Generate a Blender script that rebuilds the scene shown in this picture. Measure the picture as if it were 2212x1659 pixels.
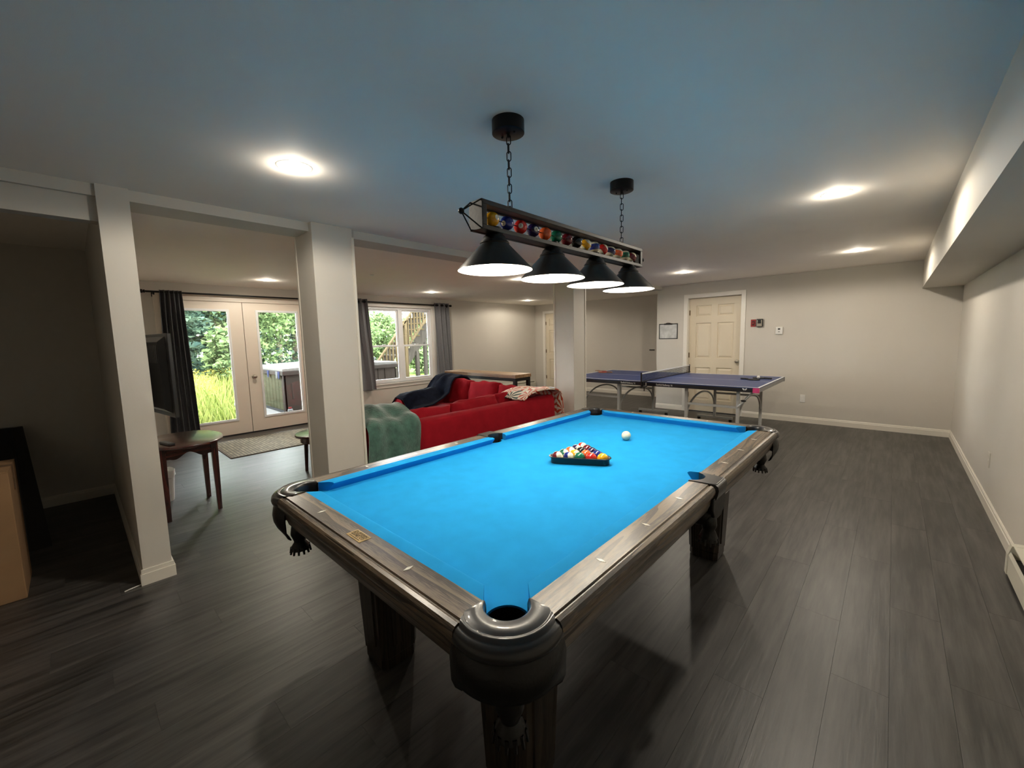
import bpy, bmesh, math, random
import numpy as np
from mathutils import Vector, Matrix, Euler

for o in list(bpy.data.objects): bpy.data.objects.remove(o)
scene = bpy.context.scene
COL = scene.collection
PI = math.pi
R = math.radians

# ------------------------------------------------------------------ camera, world, exposure
def rot_cam(rx, ry, rz):
    return Matrix.Rotation(rz, 3, 'Z') @ Matrix.Rotation(rx, 3, 'X') @ Matrix.Rotation(ry, 3, 'Y')
CAM = Vector((1.1982, -1.7660, 1.4105))
_M = rot_cam(-0.1069, 0.0234, 0.7516)
cd = bpy.data.cameras.new('camera'); co = bpy.data.objects.new('camera', cd); COL.objects.link(co)
cd.sensor_width = 36.0; cd.lens = 881.4465 * 36.0 / 2212.0
cd.shift_x = 0.7333 / 2212.0; cd.shift_y = -5.3867 / 2212.0
cd.clip_start = 0.02; cd.clip_end = 300
m = Matrix((( _M[0][0], _M[0][2], -_M[0][1], CAM.x), (_M[1][0], _M[1][2], -_M[1][1], CAM.y), (_M[2][0], _M[2][2], -_M[2][1], CAM.z), (0, 0, 0, 1)))
co.matrix_world = m
scene.camera = co

SKY = 9.2            # overcast sky strength
CAN_W = 10.6         # each recessed lamp, downward beam
CAN_SPILL = 0.8      # each recessed lamp, sideways spill of its domed lens
BULB_W = 0.92         # each pendant bulb
w = bpy.data.worlds.new('overcast_sky'); scene.world = w; w.use_nodes = True
bg = w.node_tree.nodes['Background']; bg.inputs[0].default_value = (0.90, 0.95, 1.0, 1); bg.inputs[1].default_value = SKY
vs = scene.view_settings
vs.view_transform = 'Standard'; vs.look = 'None'; vs.exposure = 2.62; vs.gamma = 1.0; vs.use_curve_mapping = False
scene.cycles.max_bounces = 8; scene.cycles.diffuse_bounces = 5; scene.cycles.glossy_bounces = 4
scene.cycles.transparent_max_bounces = 12; scene.cycles.sample_clamp_indirect = 40.0
scene.cycles.use_denoising = True
scene.cycles.caustics_reflective = False; scene.cycles.caustics_refractive = False

# ------------------------------------------------------------------ helpers
ORG = {}
def org(o): return ORG.get(o.name, Vector((0, 0, 0)))

def tag(o, label=None, cat=None, group=None, kind=None):
    if label: o['label'] = label
    if cat: o['category'] = cat
    if group: o['group'] = group
    if kind: o['kind'] = kind
    return o

def thing(name, label, cat, loc=(0, 0, 0), rotz=0.0, group=None, kind=None):
    o = bpy.data.objects.new(name, None); COL.objects.link(o)
    o.empty_display_size = 0.1
    o.location = loc; o.rotation_euler = (0, 0, rotz)
    ORG[o.name] = Vector(loc)
    return tag(o, label, cat, group, kind)

def dup(root, loc, rotz=None, label=None, parent=None):
    r = root.copy(); COL.objects.link(r); r.location = loc; r.parent = parent
    if rotz is not None: r.rotation_euler = (0, 0, rotz)
    if label: r['label'] = label
    ORG[r.name] = Vector(loc)
    for ch in list(root.children):
        c = ch.copy(); COL.objects.link(c); c.parent = r
        for g in list(ch.children):
            d = g.copy(); COL.objects.link(d); d.parent = c
    return r

def axis_mat(d):
    d = Vector(d).normalized()
    up = Vector((0, 0, 1)) if abs(d.z) < 0.95 else Vector((1, 0, 0))
    a = d.cross(up).normalized(); b = a.cross(d).normalized()
    return a, b, d

class MB:
    def __init__(s): s.v = []; s.f = []; s.uv = []
    def add(s, vs, fs):
        n = len(s.v); s.v += [tuple(v) for v in vs]; s.f += [tuple(i + n for i in f) for f in fs]; return s
    def box(s, x0, x1, y0, y1, z0, z1, M=None):
        vs = [(x0,y0,z0),(x1,y0,z0),(x1,y1,z0),(x0,y1,z0),(x0,y0,z1),(x1,y0,z1),(x1,y1,z1),(x0,y1,z1)]
        if M is not None: vs = [M @ Vector(v) for v in vs]
        return s.add(vs, [(3,2,1,0),(4,5,6,7),(0,1,5,4),(1,2,6,5),(2,3,7,6),(3,0,4,7)])
    def hexa(s, bot, top):
        return s.add(list(bot) + list(top), [(3,2,1,0),(4,5,6,7),(0,1,5,4),(1,2,6,5),(2,3,7,6),(3,0,4,7)])
    def tube(s, path, r, n=8, closed=False):
        P = [Vector(p) for p in path]; m = len(P); rs = r if isinstance(r, (list, tuple)) else [r] * m
        vs = []; a = None
        for i, p in enumerate(P):
            if closed: d = P[(i + 1) % m] - P[i - 1]
            else: d = P[min(i + 1, m - 1)] - P[max(i - 1, 0)]
            d.normalize()
            if a is None: a, b, _ = axis_mat(d)
            else:
                a = (a - d * a.dot(d)).normalized(); b = a.cross(d).normalized()
            b = d.cross(a).normalized()
            for k in range(n):
                t = 2 * PI * k / n; vs.append(p + (a * math.cos(t) + b * math.sin(t)) * rs[i])
        fs = []
        for i in range(m if closed else m - 1):
            j = (i + 1) % m
            for k in range(n):
                k2 = (k + 1) % n; fs.append((i*n+k, i*n+k2, j*n+k2, j*n+k))
        if not closed:
            fs.append(tuple(range(n))[::-1]); fs.append(tuple((m-1)*n + k for k in range(n)))
        return s.add(vs, fs)
    def cyl(s, p0, p1, r0, r1=None, n=16): return s.tube([p0, p1], [r0, r0 if r1 is None else r1], n)
    def lathe(s, prof, c=(0, 0, 0), n=24, M=None, a0=0.0, a1=2 * PI, capends=False):
        full = abs(a1 - a0 - 2 * PI) < 1e-6; m = len(prof); vs = []; cnt = n if full else n + 1
        for k in range(cnt):
            t = a0 + (a1 - a0) * k / n
            for (r, z) in prof:
                v = Vector((r * math.cos(t), r * math.sin(t), z))
                if M is not None: v = M @ v
                vs.append(v + Vector(c))
        fs = []
        for k in range(n):
            k2 = (k + 1) % cnt
            for j in range(m - 1): fs.append((k*m+j, k2*m+j, k2*m+j+1, k*m+j+1))
        if full and capends:
            if prof[0][0] > 1e-5: fs.append(tuple(k*m for k in range(cnt))[::-1])
            if prof[-1][0] > 1e-5: fs.append(tuple(k*m + m - 1 for k in range(cnt)))
        return s.add(vs, fs)
    def sphere(s, c, r, n=20, k=12, sc=(1, 1, 1)):
        vs = [(c[0], c[1], c[2] - r * sc[2])]; fs = []
        for j in range(1, k):
            p = -PI / 2 + PI * j / k
            for i in range(n):
                t = 2 * PI * i / n
                vs.append((c[0] + r*sc[0]*math.cos(p)*math.cos(t), c[1] + r*sc[1]*math.cos(p)*math.sin(t), c[2] + r*sc[2]*math.sin(p)))
        vs.append((c[0], c[1], c[2] + r * sc[2])); top = len(vs) - 1
        for i in range(n):
            fs.append((0, 1 + (i+1) % n, 1 + i)); b = 1 + (k-2)*n; fs.append((top, b + i, b + (i+1) % n))
        for j in range(k - 2):
            for i in range(n):
                a = 1 + j*n; fs.append((a+i, a+(i+1) % n, a+n+(i+1) % n, a+n+i))
        return s.add(vs, fs)
    def prism(s, poly, lo, hi, axis='z'):
        n = len(poly)
        def mk(p, h):
            if axis == 'z': return (p[0], p[1], h)
            if axis == 'x': return (h, p[0], p[1])
            return (p[0], h, p[1])
        vs = [mk(p, lo) for p in poly] + [mk(p, hi) for p in poly]
        fs = [tuple(range(n))[::-1], tuple(range(n, 2 * n))] + [(i, (i+1) % n, n + (i+1) % n, n + i) for i in range(n)]
        return s.add(vs, fs)
    def loft(s, rings, closed_ring=True, cap=True):
        n = len(rings[0]); vs = [v for r in rings for v in r]; fs = []
        for i in range(len(rings) - 1):
            for k in range(n if closed_ring else n - 1):
                k2 = (k + 1) % n; fs.append((i*n+k, i*n+k2, (i+1)*n+k2, (i+1)*n+k))
        if cap and closed_ring:
            fs.append(tuple(range(n))[::-1]); fs.append(tuple((len(rings)-1)*n + k for k in range(n)))
        return s.add(vs, fs)
    def sheet(s, P, thick):
        """closed slab from a grid P[i][j] of Vectors, thickness along normals; UVs kept"""
        ni = len(P); nj = len(P[0]); N = [[None]*nj for _ in range(ni)]
        for i in range(ni):
            for j in range(nj):
                a = P[min(i+1, ni-1)][j] - P[max(i-1, 0)][j]; b = P[i][min(j+1, nj-1)] - P[i][max(j-1, 0)]
                c = a.cross(b); N[i][j] = c.normalized() if c.length > 1e-9 else Vector((0, 0, 1))
        base = len(s.v)
        idx = lambda i, j: i * nj + j
        vs = [P[i][j] + N[i][j] * thick / 2 for i in range(ni) for j in range(nj)] + [P[i][j] - N[i][j] * thick / 2 for i in range(ni) for j in range(nj)]
        k = ni * nj; fs = []
        for i in range(ni - 1):
            for j in range(nj - 1):
                q = (idx(i,j), idx(i+1,j), idx(i+1,j+1), idx(i,j+1)); fs.append(q); fs.append(tuple(k + t for t in q[::-1]))
        rim = [idx(i, 0) for i in range(ni)] + [idx(ni-1, j) for j in range(1, nj)] + [idx(i, nj-1) for i in range(ni-2, -1, -1)] + [idx(0, j) for j in range(nj-2, 0, -1)]
        for a, b in zip(rim, rim[1:] + rim[:1]): fs.append((b, a, k + a, k + b))
        s.add(vs, fs)
        uv = [(i / (ni-1), j / (nj-1)) for i in range(ni) for j in range(nj)]
        s.uv = [(0, 0)] * base + uv + uv
        return s
    def mesh(s, name, mat, bevel=0.0, seg=2, smooth=0.0, off=Vector((0, 0, 0))):
        me = bpy.data.meshes.new(name)
        me.from_pydata([Vector(v) - off for v in s.v], [], s.f)
        if s.uv and len(s.uv) == len(s.v):
            ul = me.uv_layers.new(name='UVMap'); li = np.empty(len(me.loops), dtype=np.int32); me.loops.foreach_get('vertex_index', li)
            ul.data.foreach_set('uv', np.array(s.uv, dtype=np.float32)[li].ravel())
        bm = bmesh.new(); bm.from_mesh(me)
        bmesh.ops.recalc_face_normals(bm, faces=bm.faces)
        if bevel > 0:
            ed = [e for e in bm.edges if len(e.link_faces) == 2 and e.calc_face_angle(0) > 0.5]
            bmesh.ops.bevel(bm, geom=ed, offset=bevel, segments=seg, profile=0.5, affect='EDGES', clamp_overlap=True)
        bm.to_mesh(me); bm.free()
        if smooth:
            me.polygons.foreach_set('use_smooth', [True] * len(me.polygons))
            me.set_sharp_from_angle(angle=R(smooth))
        if mat is not None:
            for mm in (mat if isinstance(mat, (list, tuple)) else [mat]): me.materials.append(mm)
        me.update(); return me
    def build(s, name, mat, parent=None, bevel=0.0, seg=2, smooth=0.0, local=False):
        if parent is not None:
            off = Vector((0, 0, 0)) if local else org(parent)
            o = bpy.data.objects.new(name, s.mesh(name, mat, bevel, seg, smooth, off)); COL.objects.link(o); o.parent = parent
            ORG[o.name] = org(parent).copy() if not local else Vector((0, 0, 0))
        else:
            xs = [v[0] for v in s.v]; ys = [v[1] for v in s.v]; zs = [v[2] for v in s.v]
            off = Vector(((min(xs)+max(xs))/2, (min(ys)+max(ys))/2, min(zs)))
            o = bpy.data.objects.new(name, s.mesh(name, mat, bevel, seg, smooth, off)); COL.objects.link(o); o.location = off
            ORG[o.name] = off
        return o

def inst(name, me, parent, loc=(0, 0, 0), rot=(0, 0, 0)):
    o = bpy.data.objects.new(name, me); COL.objects.link(o); o.parent = parent; o.location = loc; o.rotation_euler = rot
    return o

def text_mb(txt, size, M, extrude=0.0006, sx=1.0):
    cu = bpy.data.curves.new('txt', 'FONT'); cu.body = txt; cu.size = size; cu.extrude = extrude; cu.align_x = 'CENTER'; cu.align_y = 'CENTER'; cu.resolution_u = 2
    t = bpy.data.objects.new('txt', cu); COL.objects.link(t)
    bpy.context.view_layer.update()
    dg = bpy.context.evaluated_depsgraph_get(); me = t.evaluated_get(dg).to_mesh()
    b = MB(); b.add([M @ Vector((v.co.x * sx, v.co.y, v.co.z)) for v in me.vertices], [tuple(p.vertices) for p in me.polygons])
    t.evaluated_get(dg).to_mesh_clear(); bpy.data.objects.remove(t); bpy.data.curves.remove(cu)
    return b

# ------------------------------------------------------------------ materials
def nodes(name):
    mt = bpy.data.materials.new(name); mt.use_nodes = True; nt = mt.node_tree
    return mt, nt, nt.nodes['Principled BSDF'], nt.nodes.new, nt.links.new
def lerp3(c, k): return tuple(max(0.0, x * k) for x in c) + (1,)

def M_plain(name, c, rough=0.5, metal=0.0, spec=0.5, coat=0.0, var=0.08, scale=30.0, bump=0.0, bscale=200.0, sheen=0.0, trans=0.0):
    mt, nt, b, N, L = nodes(name)
    b.inputs['Roughness'].default_value = rough; b.inputs['Metallic'].default_value = metal
    b.inputs['Specular IOR Level'].default_value = spec; b.inputs['Coat Weight'].default_value = coat
    b.inputs['Sheen Weight'].default_value = sheen
    tc = N('ShaderNodeTexCoord'); nz = N('ShaderNodeTexNoise'); nz.inputs['Scale'].default_value = scale; nz.inputs['Detail'].default_value = 4
    L(tc.outputs['Object'], nz.inputs['Vector'])
    cr = N('ShaderNodeValToRGB'); cr.color_ramp.elements[0].position = 0.3; cr.color_ramp.elements[1].position = 0.7
    cr.color_ramp.elements[0].color = lerp3(c, 1 - var); cr.color_ramp.elements[1].color = lerp3(c, 1 + var)
    L(nz.outputs['Fac'], cr.inputs['Fac']); L(cr.outputs['Color'], b.inputs['Base Color'])
    if bump:
        n2 = N('ShaderNodeTexNoise'); n2.inputs['Scale'].default_value = bscale; n2.inputs['Detail'].default_value = 3
        L(tc.outputs['Object'], n2.inputs['Vector']); bp = N('ShaderNodeBump'); bp.inputs['Strength'].default_value = bump; bp.inputs['Distance'].default_value = 0.01
        L(n2.outputs['Fac'], bp.inputs['Height']); L(bp.outputs['Normal'], b.inputs['Normal'])
    return mt

def M_wood(name, dark, light, axis='y', rough=0.35, scale=9.0, coat=0.2, bump=0.15, contrast=(0.35, 0.65)):
    """streaky wood grain running along the given axis (object space)"""
    mt, nt, b, N, L = nodes(name)
    b.inputs['Roughness'].default_value = rough; b.inputs['Coat Weight'].default_value = coat; b.inputs['Coat Roughness'].default_value = 0.25
    tc = N('ShaderNodeTexCoord'); mp = N('ShaderNodeMapping')
    st = {'x': (0.06, 1, 1), 'y': (1, 0.06, 1), 'z': (1, 1, 0.06)}[axis]
    mp.inputs['Scale'].default_value = st; L(tc.outputs['Object'], mp.inputs['Vector'])
    # big cathedral figure
    n1 = N('ShaderNodeTexNoise'); n1.inputs['Scale'].default_value = scale; n1.inputs['Detail'].default_value = 2; n1.inputs['Distortion'].default_value = 0.4
    L(mp.outputs['Vector'], n1.inputs['Vector'])
    mu = N('ShaderNodeMath'); mu.operation = 'MULTIPLY'; mu.inputs[1].default_value = 9.0; L(n1.outputs['Fac'], mu.inputs[0])
    fr = N('ShaderNodeMath'); fr.operation = 'FRACT'; L(mu.outputs[0], fr.inputs[0])
    n2 = N('ShaderNodeTexNoise'); n2.inputs['Scale'].default_value = scale * 45; n2.inputs['Detail'].default_value = 3; L(mp.outputs['Vector'], n2.inputs['Vector'])
    mx = N('ShaderNodeMath'); mx.operation = 'MULTIPLY_ADD'; mx.inputs[1].default_value = 0.36; L(fr.outputs[0], mx.inputs[0])
    m2 = N('ShaderNodeMath'); m2.operation = 'MULTIPLY'; m2.inputs[1].default_value = 0.64; L(n2.outputs['Fac'], m2.inputs[0]); L(m2.outputs[0], mx.inputs[2])
    cr = N('ShaderNodeValToRGB'); cr.color_ramp.elements[0].position = contrast[0]; cr.color_ramp.elements[1].position = contrast[1]
    cr.color_ramp.elements[0].color = tuple(dark) + (1,); cr.color_ramp.elements[1].color = tuple(light) + (1,)
    L(mx.outputs[0], cr.inputs['Fac']); L(cr.outputs['Color'], b.inputs['Base Color'])
    bp = N('ShaderNodeBump'); bp.inputs['Strength'].default_value = bump; bp.inputs['Distance'].default_value = 0.002; L(mx.outputs[0], bp.inputs['Height']); L(bp.outputs['Normal'], b.inputs['Normal'])
    return mt

def M_emit(name, c, s):
    mt, nt, b, N, L = nodes(name)
    b.inputs['Base Color'].default_value = tuple(c) + (1,); b.inputs['Emission Color'].default_value = tuple(c) + (1,); b.inputs['Emission Strength'].default_value = s
    return mt

def M_glass(name):
    mt = bpy.data.materials.new(name); mt.use_nodes = True; nt = mt.node_tree; nt.nodes.clear(); N = nt.nodes.new; L = nt.links.new
    o = N('ShaderNodeOutputMaterial'); t = N('ShaderNodeBsdfTransparent'); t.inputs[0].default_value = (0.96, 0.98, 0.97, 1)
    g = N('ShaderNodeBsdfGlossy'); g.inputs['Roughness'].default_value = 0.02; f = N('ShaderNodeFresnel'); f.inputs[0].default_value = 1.45
    mx = N('ShaderNodeMixShader'); L(f.outputs[0], mx.inputs[0]); L(t.outputs[0], mx.inputs[1]); L(g.outputs[0], mx.inputs[2]); L(mx.outputs[0], o.inputs[0])
    return mt

def M_floor():
    mt, nt, b, N, L = nodes('vinyl_planks')
    geo = N('ShaderNodeNewGeometry'); oi = N('ShaderNodeObjectInfo')
    rnd = N('ShaderNodeMath'); rnd.operation = 'ADD'; L(oi.outputs['Random'], rnd.inputs[0]); L(geo.outputs['Random Per Island'], rnd.inputs[1])
    frc = N('ShaderNodeMath'); frc.operation = 'FRACT'; L(rnd.outputs[0], frc.inputs[0])
    sh = N('ShaderNodeMath'); sh.operation = 'MULTIPLY'; sh.inputs[1].default_value = 37.0; L(frc.outputs[0], sh.inputs[0])
    cmb = N('ShaderNodeCombineXYZ'); L(sh.outputs[0], cmb.inputs['Z']); L(sh.outputs[0], cmb.inputs['Y'])
    ad = N('ShaderNodeVectorMath'); ad.operation = 'ADD'; L(geo.outputs['Position'], ad.inputs[0]); L(cmb.outputs[0], ad.inputs[1])
    mp = N('ShaderNodeMapping'); mp.inputs['Scale'].default_value = (34, 2.4, 1); L(ad.outputs[0], mp.inputs['Vector'])
    n1 = N('ShaderNodeTexNoise'); n1.inputs['Scale'].default_value = 1.0; n1.inputs['Detail'].default_value = 6; n1.inputs['Roughness'].default_value = 0.62; L(mp.outputs[0], n1.inputs['Vector'])
    mp2 = N('ShaderNodeMapping'); mp2.inputs['Scale'].default_value = (9, 1.6, 1); L(ad.outputs[0], mp2.inputs['Vector'])
    n2 = N('ShaderNodeTexNoise'); n2.inputs['Scale'].default_value = 1.0; n2.inputs['Detail'].default_value = 3; L(mp2.outputs[0], n2.inputs['Vector'])
    s1 = N('ShaderNodeMath'); s1.operation = 'MULTIPLY_ADD'; s1.inputs[1].default_value = 0.62; L(n1.outputs['Fac'], s1.inputs[0])
    s2 = N('ShaderNodeMath'); s2.operation = 'MULTIPLY_ADD'; s2.inputs[1].default_value = 0.34; L(n2.outputs['Fac'], s2.inputs[0])
    s3 = N('ShaderNodeMath'); s3.operation = 'MULTIPLY'; s3.inputs[1].default_value = 0.03; L(frc.outputs[0], s3.inputs[0])
    L(s3.outputs[0], s2.inputs[2]); L(s2.outputs[0], s1.inputs[2])
    cr = N('ShaderNodeValToRGB'); e = cr.color_ramp.elements; e[0].position = 0.40; e[0].color = (0.020, 0.0185, 0.017, 1); e[1].position = 0.63; e[1].color = (0.080, 0.0735, 0.068, 1)
    L(s1.outputs[0], cr.inputs['Fac']); L(cr.outputs['Color'], b.inputs['Base Color'])
    b.inputs['Roughness'].default_value = 0.40; b.inputs['Specular IOR Level'].default_value = 0.75
    bp = N('ShaderNodeBump'); bp.inputs['Strength'].default_value = 0.22; bp.inputs['Distance'].default_value = 0.004; L(n1.outputs['Fac'], bp.inputs['Height']); L(bp.outputs['Normal'], b.inputs['Normal'])
    return mt

def M_leafprint():
    """cream throw with orange and green palm bursts"""
    mt, nt, b, N, L = nodes('leaf_print'); b.inputs['Roughness'].default_value = 0.9; b.inputs['Sheen Weight'].default_value = 0.2
    uv = N('ShaderNodeUVMap'); mp = N('ShaderNodeMapping'); mp.inputs['Scale'].default_value = (5.0, 3.0, 1); L(uv.outputs[0], mp.inputs['Vector'])
    vo = N('ShaderNodeTexVoronoi'); vo.voronoi_dimensions = '2D'; vo.inputs['Scale'].default_value = 0.8; vo.inputs['Randomness'].default_value = 0.8; L(mp.outputs[0], vo.inputs['Vector'])
    sc = N('ShaderNodeVectorMath'); sc.operation = 'SCALE'; sc.inputs[3].default_value = 0.8; L(mp.outputs[0], sc.inputs[0])
    df = N('ShaderNodeVectorMath'); df.operation = 'SUBTRACT'; L(sc.outputs[0], df.inputs[0])
    s2 = N('ShaderNodeVectorMath'); s2.operation = 'SCALE'; s2.inputs[3].default_value = 0.8; L(vo.outputs['Position'], s2.inputs[0]); L(s2.outputs[0], df.inputs[1])
    sp = N('ShaderNodeSeparateXYZ'); L(df.outputs[0], sp.inputs[0])
    at = N('ShaderNodeMath'); at.operation = 'ARCTAN2'; L(sp.outputs['Y'], at.inputs[0]); L(sp.outputs['X'], at.inputs[1])
    ml = N('ShaderNodeMath'); ml.operation = 'MULTIPLY'; ml.inputs[1].default_value = 9; L(at.outputs[0], ml.inputs[0])
    sn = N('ShaderNodeMath'); sn.operation = 'SINE'; L(ml.outputs[0], sn.inputs[0])
    gt = N('ShaderNodeMath'); gt.operation = 'GREATER_THAN'; gt.inputs[1].default_value = 0.1; L(sn.outputs[0], gt.inputs[0])
    hs = N('ShaderNodeSeparateColor'); L(vo.outputs['Color'], hs.inputs[0])
    cr = N('ShaderNodeValToRGB'); cr.color_ramp.interpolation = 'CONSTANT'; e = cr.color_ramp.elements; e[0].color = (0.012, 0.045, 0.035, 1); e[1].position = 0.40; e[1].color = (0.50, 0.05, 0.006, 1)
    L(hs.outputs[0], cr.inputs['Fac'])
    mx = N('ShaderNodeMix'); mx.data_type = 'RGBA'; L(gt.outputs[0], mx.inputs['Factor']); mx.inputs['A'].default_value = (0.78, 0.70, 0.58, 1); L(cr.outputs['Color'], mx.inputs['B']); L(mx.outputs['Result'], b.inputs['Base Color'])
    return mt

def M_rug():
    mt, nt, b, N, L = nodes('woven_rug'); b.inputs['Roughness'].default_value = 0.95
    tc = N('ShaderNodeTexCoord'); mp = N('ShaderNodeMapping'); mp.inputs['Scale'].default_value = (1, 1, 1); mp.inputs['Rotation'].default_value = (0, 0, 0); L(tc.outputs['Object'], mp.inputs['Vector'])
    br = N('ShaderNodeTexBrick'); br.inputs['Scale'].default_value = 8; br.inputs['Color1'].default_value = (0.30, 0.25, 0.16, 1); br.inputs['Color2'].default_value = (0.17, 0.135, 0.085, 1); br.inputs['Mortar'].default_value = (0.09, 0.075, 0.055, 1)
    br.inputs['Mortar Size'].default_value = 0.05; br.inputs['Brick Width'].default_value = 0.5; br.inputs['Row Height'].default_value = 0.3; L(mp.outputs[0], br.inputs['Vector']); L(br.outputs['Color'], b.inputs['Base Color'])
    bp = N('ShaderNodeBump'); bp.inputs['Strength'].default_value = 0.5; bp.inputs['Distance'].default_value = 0.004; L(br.outputs['Fac'], bp.inputs['Height']); bp.invert = True; L(bp.outputs['Normal'], b.inputs['Normal'])
    return mt

def M_leaf(name, c1, c2):
    mt, nt, b, N, L = nodes(name); b.inputs['Roughness'].default_value = 0.6; b.inputs['Specular IOR Level'].default_value = 0.3
    g = N('ShaderNodeNewGeometry'); cr = N('ShaderNodeValToRGB'); e = cr.color_ramp.elements; e[0].color = tuple(c1) + (1,); e[1].color = tuple(c2) + (1,)
    L(g.outputs['Random Per Island'], cr.inputs['Fac']); L(cr.outputs['Color'], b.inputs['Base Color'])
    tr = N('ShaderNodeBsdfTranslucent'); L(cr.outputs['Color'], tr.inputs['Color']); mx = N('ShaderNodeMixShader'); mx.inputs[0].default_value = 0.4
    out = nt.nodes['Material Output']; L(b.outputs[0], mx.inputs[1]); L(tr.outputs[0], mx.inputs[2]); L(mx.outputs[0], out.inputs[0])
    return mt

def M_ball(name, c, stripe=False):
    mt, nt, b, N, L = nodes(name); b.inputs['Roughness'].default_value = 0.12; b.inputs['Coat Weight'].default_value = 0.5; b.inputs['Coat Roughness'].default_value = 0.04
    if not stripe: b.inputs['Base Color'].default_value = tuple(c) + (1,)
    else:
        tc = N('ShaderNodeTexCoord'); sp = N('ShaderNodeSeparateXYZ'); L(tc.outputs['Object'], sp.inputs[0])
        ab = N('ShaderNodeMath'); ab.operation = 'ABSOLUTE'; L(sp.outputs['Z'], ab.inputs[0])
        gt = N('ShaderNodeMath'); gt.operation = 'LESS_THAN'; gt.inputs[1].default_value = 0.0145; L(ab.outputs[0], gt.inputs[0])
        mx = N('ShaderNodeMix'); mx.data_type = 'RGBA'; L(gt.outputs[0], mx.inputs['Factor']); mx.inputs['A'].default_value = (0.78, 0.72, 0.55, 1); mx.inputs['B'].default_value = tuple(c) + (1,); L(mx.outputs['Result'], b.inputs['Base Color'])
    return mt

WALL = M_plain('greige_paint', (0.61, 0.575, 0.515), 0.75, var=0.012, scale=3, bump=0.05, bscale=260)
CEIL = M_plain('ceiling_paint', (0.97, 0.91, 0.83), 0.8, var=0.01, scale=3, bump=0.05, bscale=300)
TRIM = M_plain('trim_paint', (0.76, 0.715, 0.63), 0.4, var=0.01, scale=3)
CASE = M_plain('white_casing_paint', (0.80, 0.77, 0.71), 0.4, var=0.01, scale=3)
DOORP = M_plain('cream_door_paint', (0.71, 0.63, 0.49), 0.45, var=0.015, scale=4)
VINYL = M_plain('white_vinyl', (0.80, 0.81, 0.82), 0.35, var=0.01)
FLOOR = M_floor()
FELT = M_plain('blue_felt', (0.012, 0.29, 0.66), 0.9, var=0.05, scale=14, bump=0.08, bscale=700, spec=0.1, sheen=0.0)
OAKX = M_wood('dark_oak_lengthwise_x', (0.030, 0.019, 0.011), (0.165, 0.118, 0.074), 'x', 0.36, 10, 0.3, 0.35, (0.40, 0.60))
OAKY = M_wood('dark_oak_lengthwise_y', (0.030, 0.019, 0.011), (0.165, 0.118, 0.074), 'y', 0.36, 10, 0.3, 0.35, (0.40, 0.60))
OAKZ = M_wood('shade_darkened_oak_z', (0.0084, 0.0054, 0.0036), (0.0420, 0.0300, 0.0198), 'z', 0.4, 10, 0.2)  # same oak as the rails, under-table shade put into its darker colour
LEATHER = M_plain('black_leather', (0.0045, 0.0042, 0.004), 0.38, var=0.3, bump=0.1, bscale=120, spec=0.35)
CASTING = M_plain('glossy_black_casting', (0.014, 0.013, 0.013), 0.36, metal=0.05, var=0.15, coat=0.35)
PEARL = M_plain('pearl_inlay', (0.80, 0.77, 0.68), 0.25, var=0.1, scale=120)
BRASS = M_plain('brass_plate', (0.40, 0.28, 0.12), 0.35, metal=0.7, var=0.1)
ENGRAVE = M_plain('dark_engraving', (0.06, 0.045, 0.02), 0.6)
BLACKM = M_plain('black_metal', (0.012, 0.011, 0.0105), 0.42, metal=0.5, var=0.15)
BARM = M_wood('weathered_black_bar', (0.0080, 0.0070, 0.0060), (0.0260, 0.0220, 0.0180), 'y', 0.5, 14, 0.0)
SHADEM = M_plain('gunmetal_shade', (0.050, 0.047, 0.043), 0.34, metal=0.75, var=0.08)
SHADEW = M_plain('white_enamel', (0.88, 0.87, 0.83), 0.5, var=0.01)
BULBM = M_emit('lit_bulb', (1.0, 0.93, 0.80), 12)
CANM = M_emit('lit_downlight_lens', (1.0, 0.90, 0.72), 8)
WHITEP = M_plain('white_plastic', (0.78, 0.77, 0.74), 0.4, var=0.02)
BLACKP = M_plain('black_plastic', (0.010, 0.010, 0.011), 0.35, var=0.15)
GREYP = M_plain('grey_plastic', (0.20, 0.20, 0.20), 0.4)
STEEL = M_plain('satin_nickel', (0.55, 0.50, 0.42), 0.28, metal=1.0)
BRONZE = M_plain('aged_hinge_brass', (0.16, 0.11, 0.06), 0.4, metal=0.8)
REDS = M_plain('red_slipcover', (0.30, 0.006, 0.014), 0.9, var=0.10, scale=9, bump=0.35, bscale=14, sheen=0.0, spec=0.15)
GREENT = M_plain('green_plush', (0.050, 0.125, 0.095), 0.85, var=0.35, scale=16, bump=0.5, bscale=60, sheen=0.6)
NAVYT = M_plain('navy_fleece', (0.0065, 0.009, 0.020), 0.95, var=0.3, scale=14, bump=0.3, bscale=60, sheen=0.0, spec=0.1)
PRINT = M_leafprint()
RUGM = M_rug()
RUGB = M_plain('rug_border', (0.10, 0.075, 0.05), 0.95)
CURT = M_plain('charcoal_curtain', (0.060, 0.060, 0.066), 0.8, var=0.15, scale=50, bump=0.1, bscale=400, sheen=0.1)
GREYC = M_plain('grey_curtain', (0.16, 0.16, 0.17), 0.8, var=0.1, scale=50, bump=0.1, bscale=400, sheen=0.1)
CHERRYZ = M_wood('dark_cherry_upright', (0.022, 0.005, 0.004), (0.075, 0.018, 0.012), 'z', 0.25, 8, 0.5, 0.04)
CHERRY = M_wood('dark_cherry', (0.022, 0.005, 0.004), (0.075, 0.018, 0.012), 'y', 0.2, 8, 0.6, 0.04)
MAPLE = M_wood('medium_brown_board', (0.20, 0.115, 0.055), (0.33, 0.205, 0.105), 'x', 0.42, 8, 0.1)
TTBLUE = M_plain('blue_table_tennis_top', (0.020, 0.042, 0.165), 0.38, var=0.04)
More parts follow.
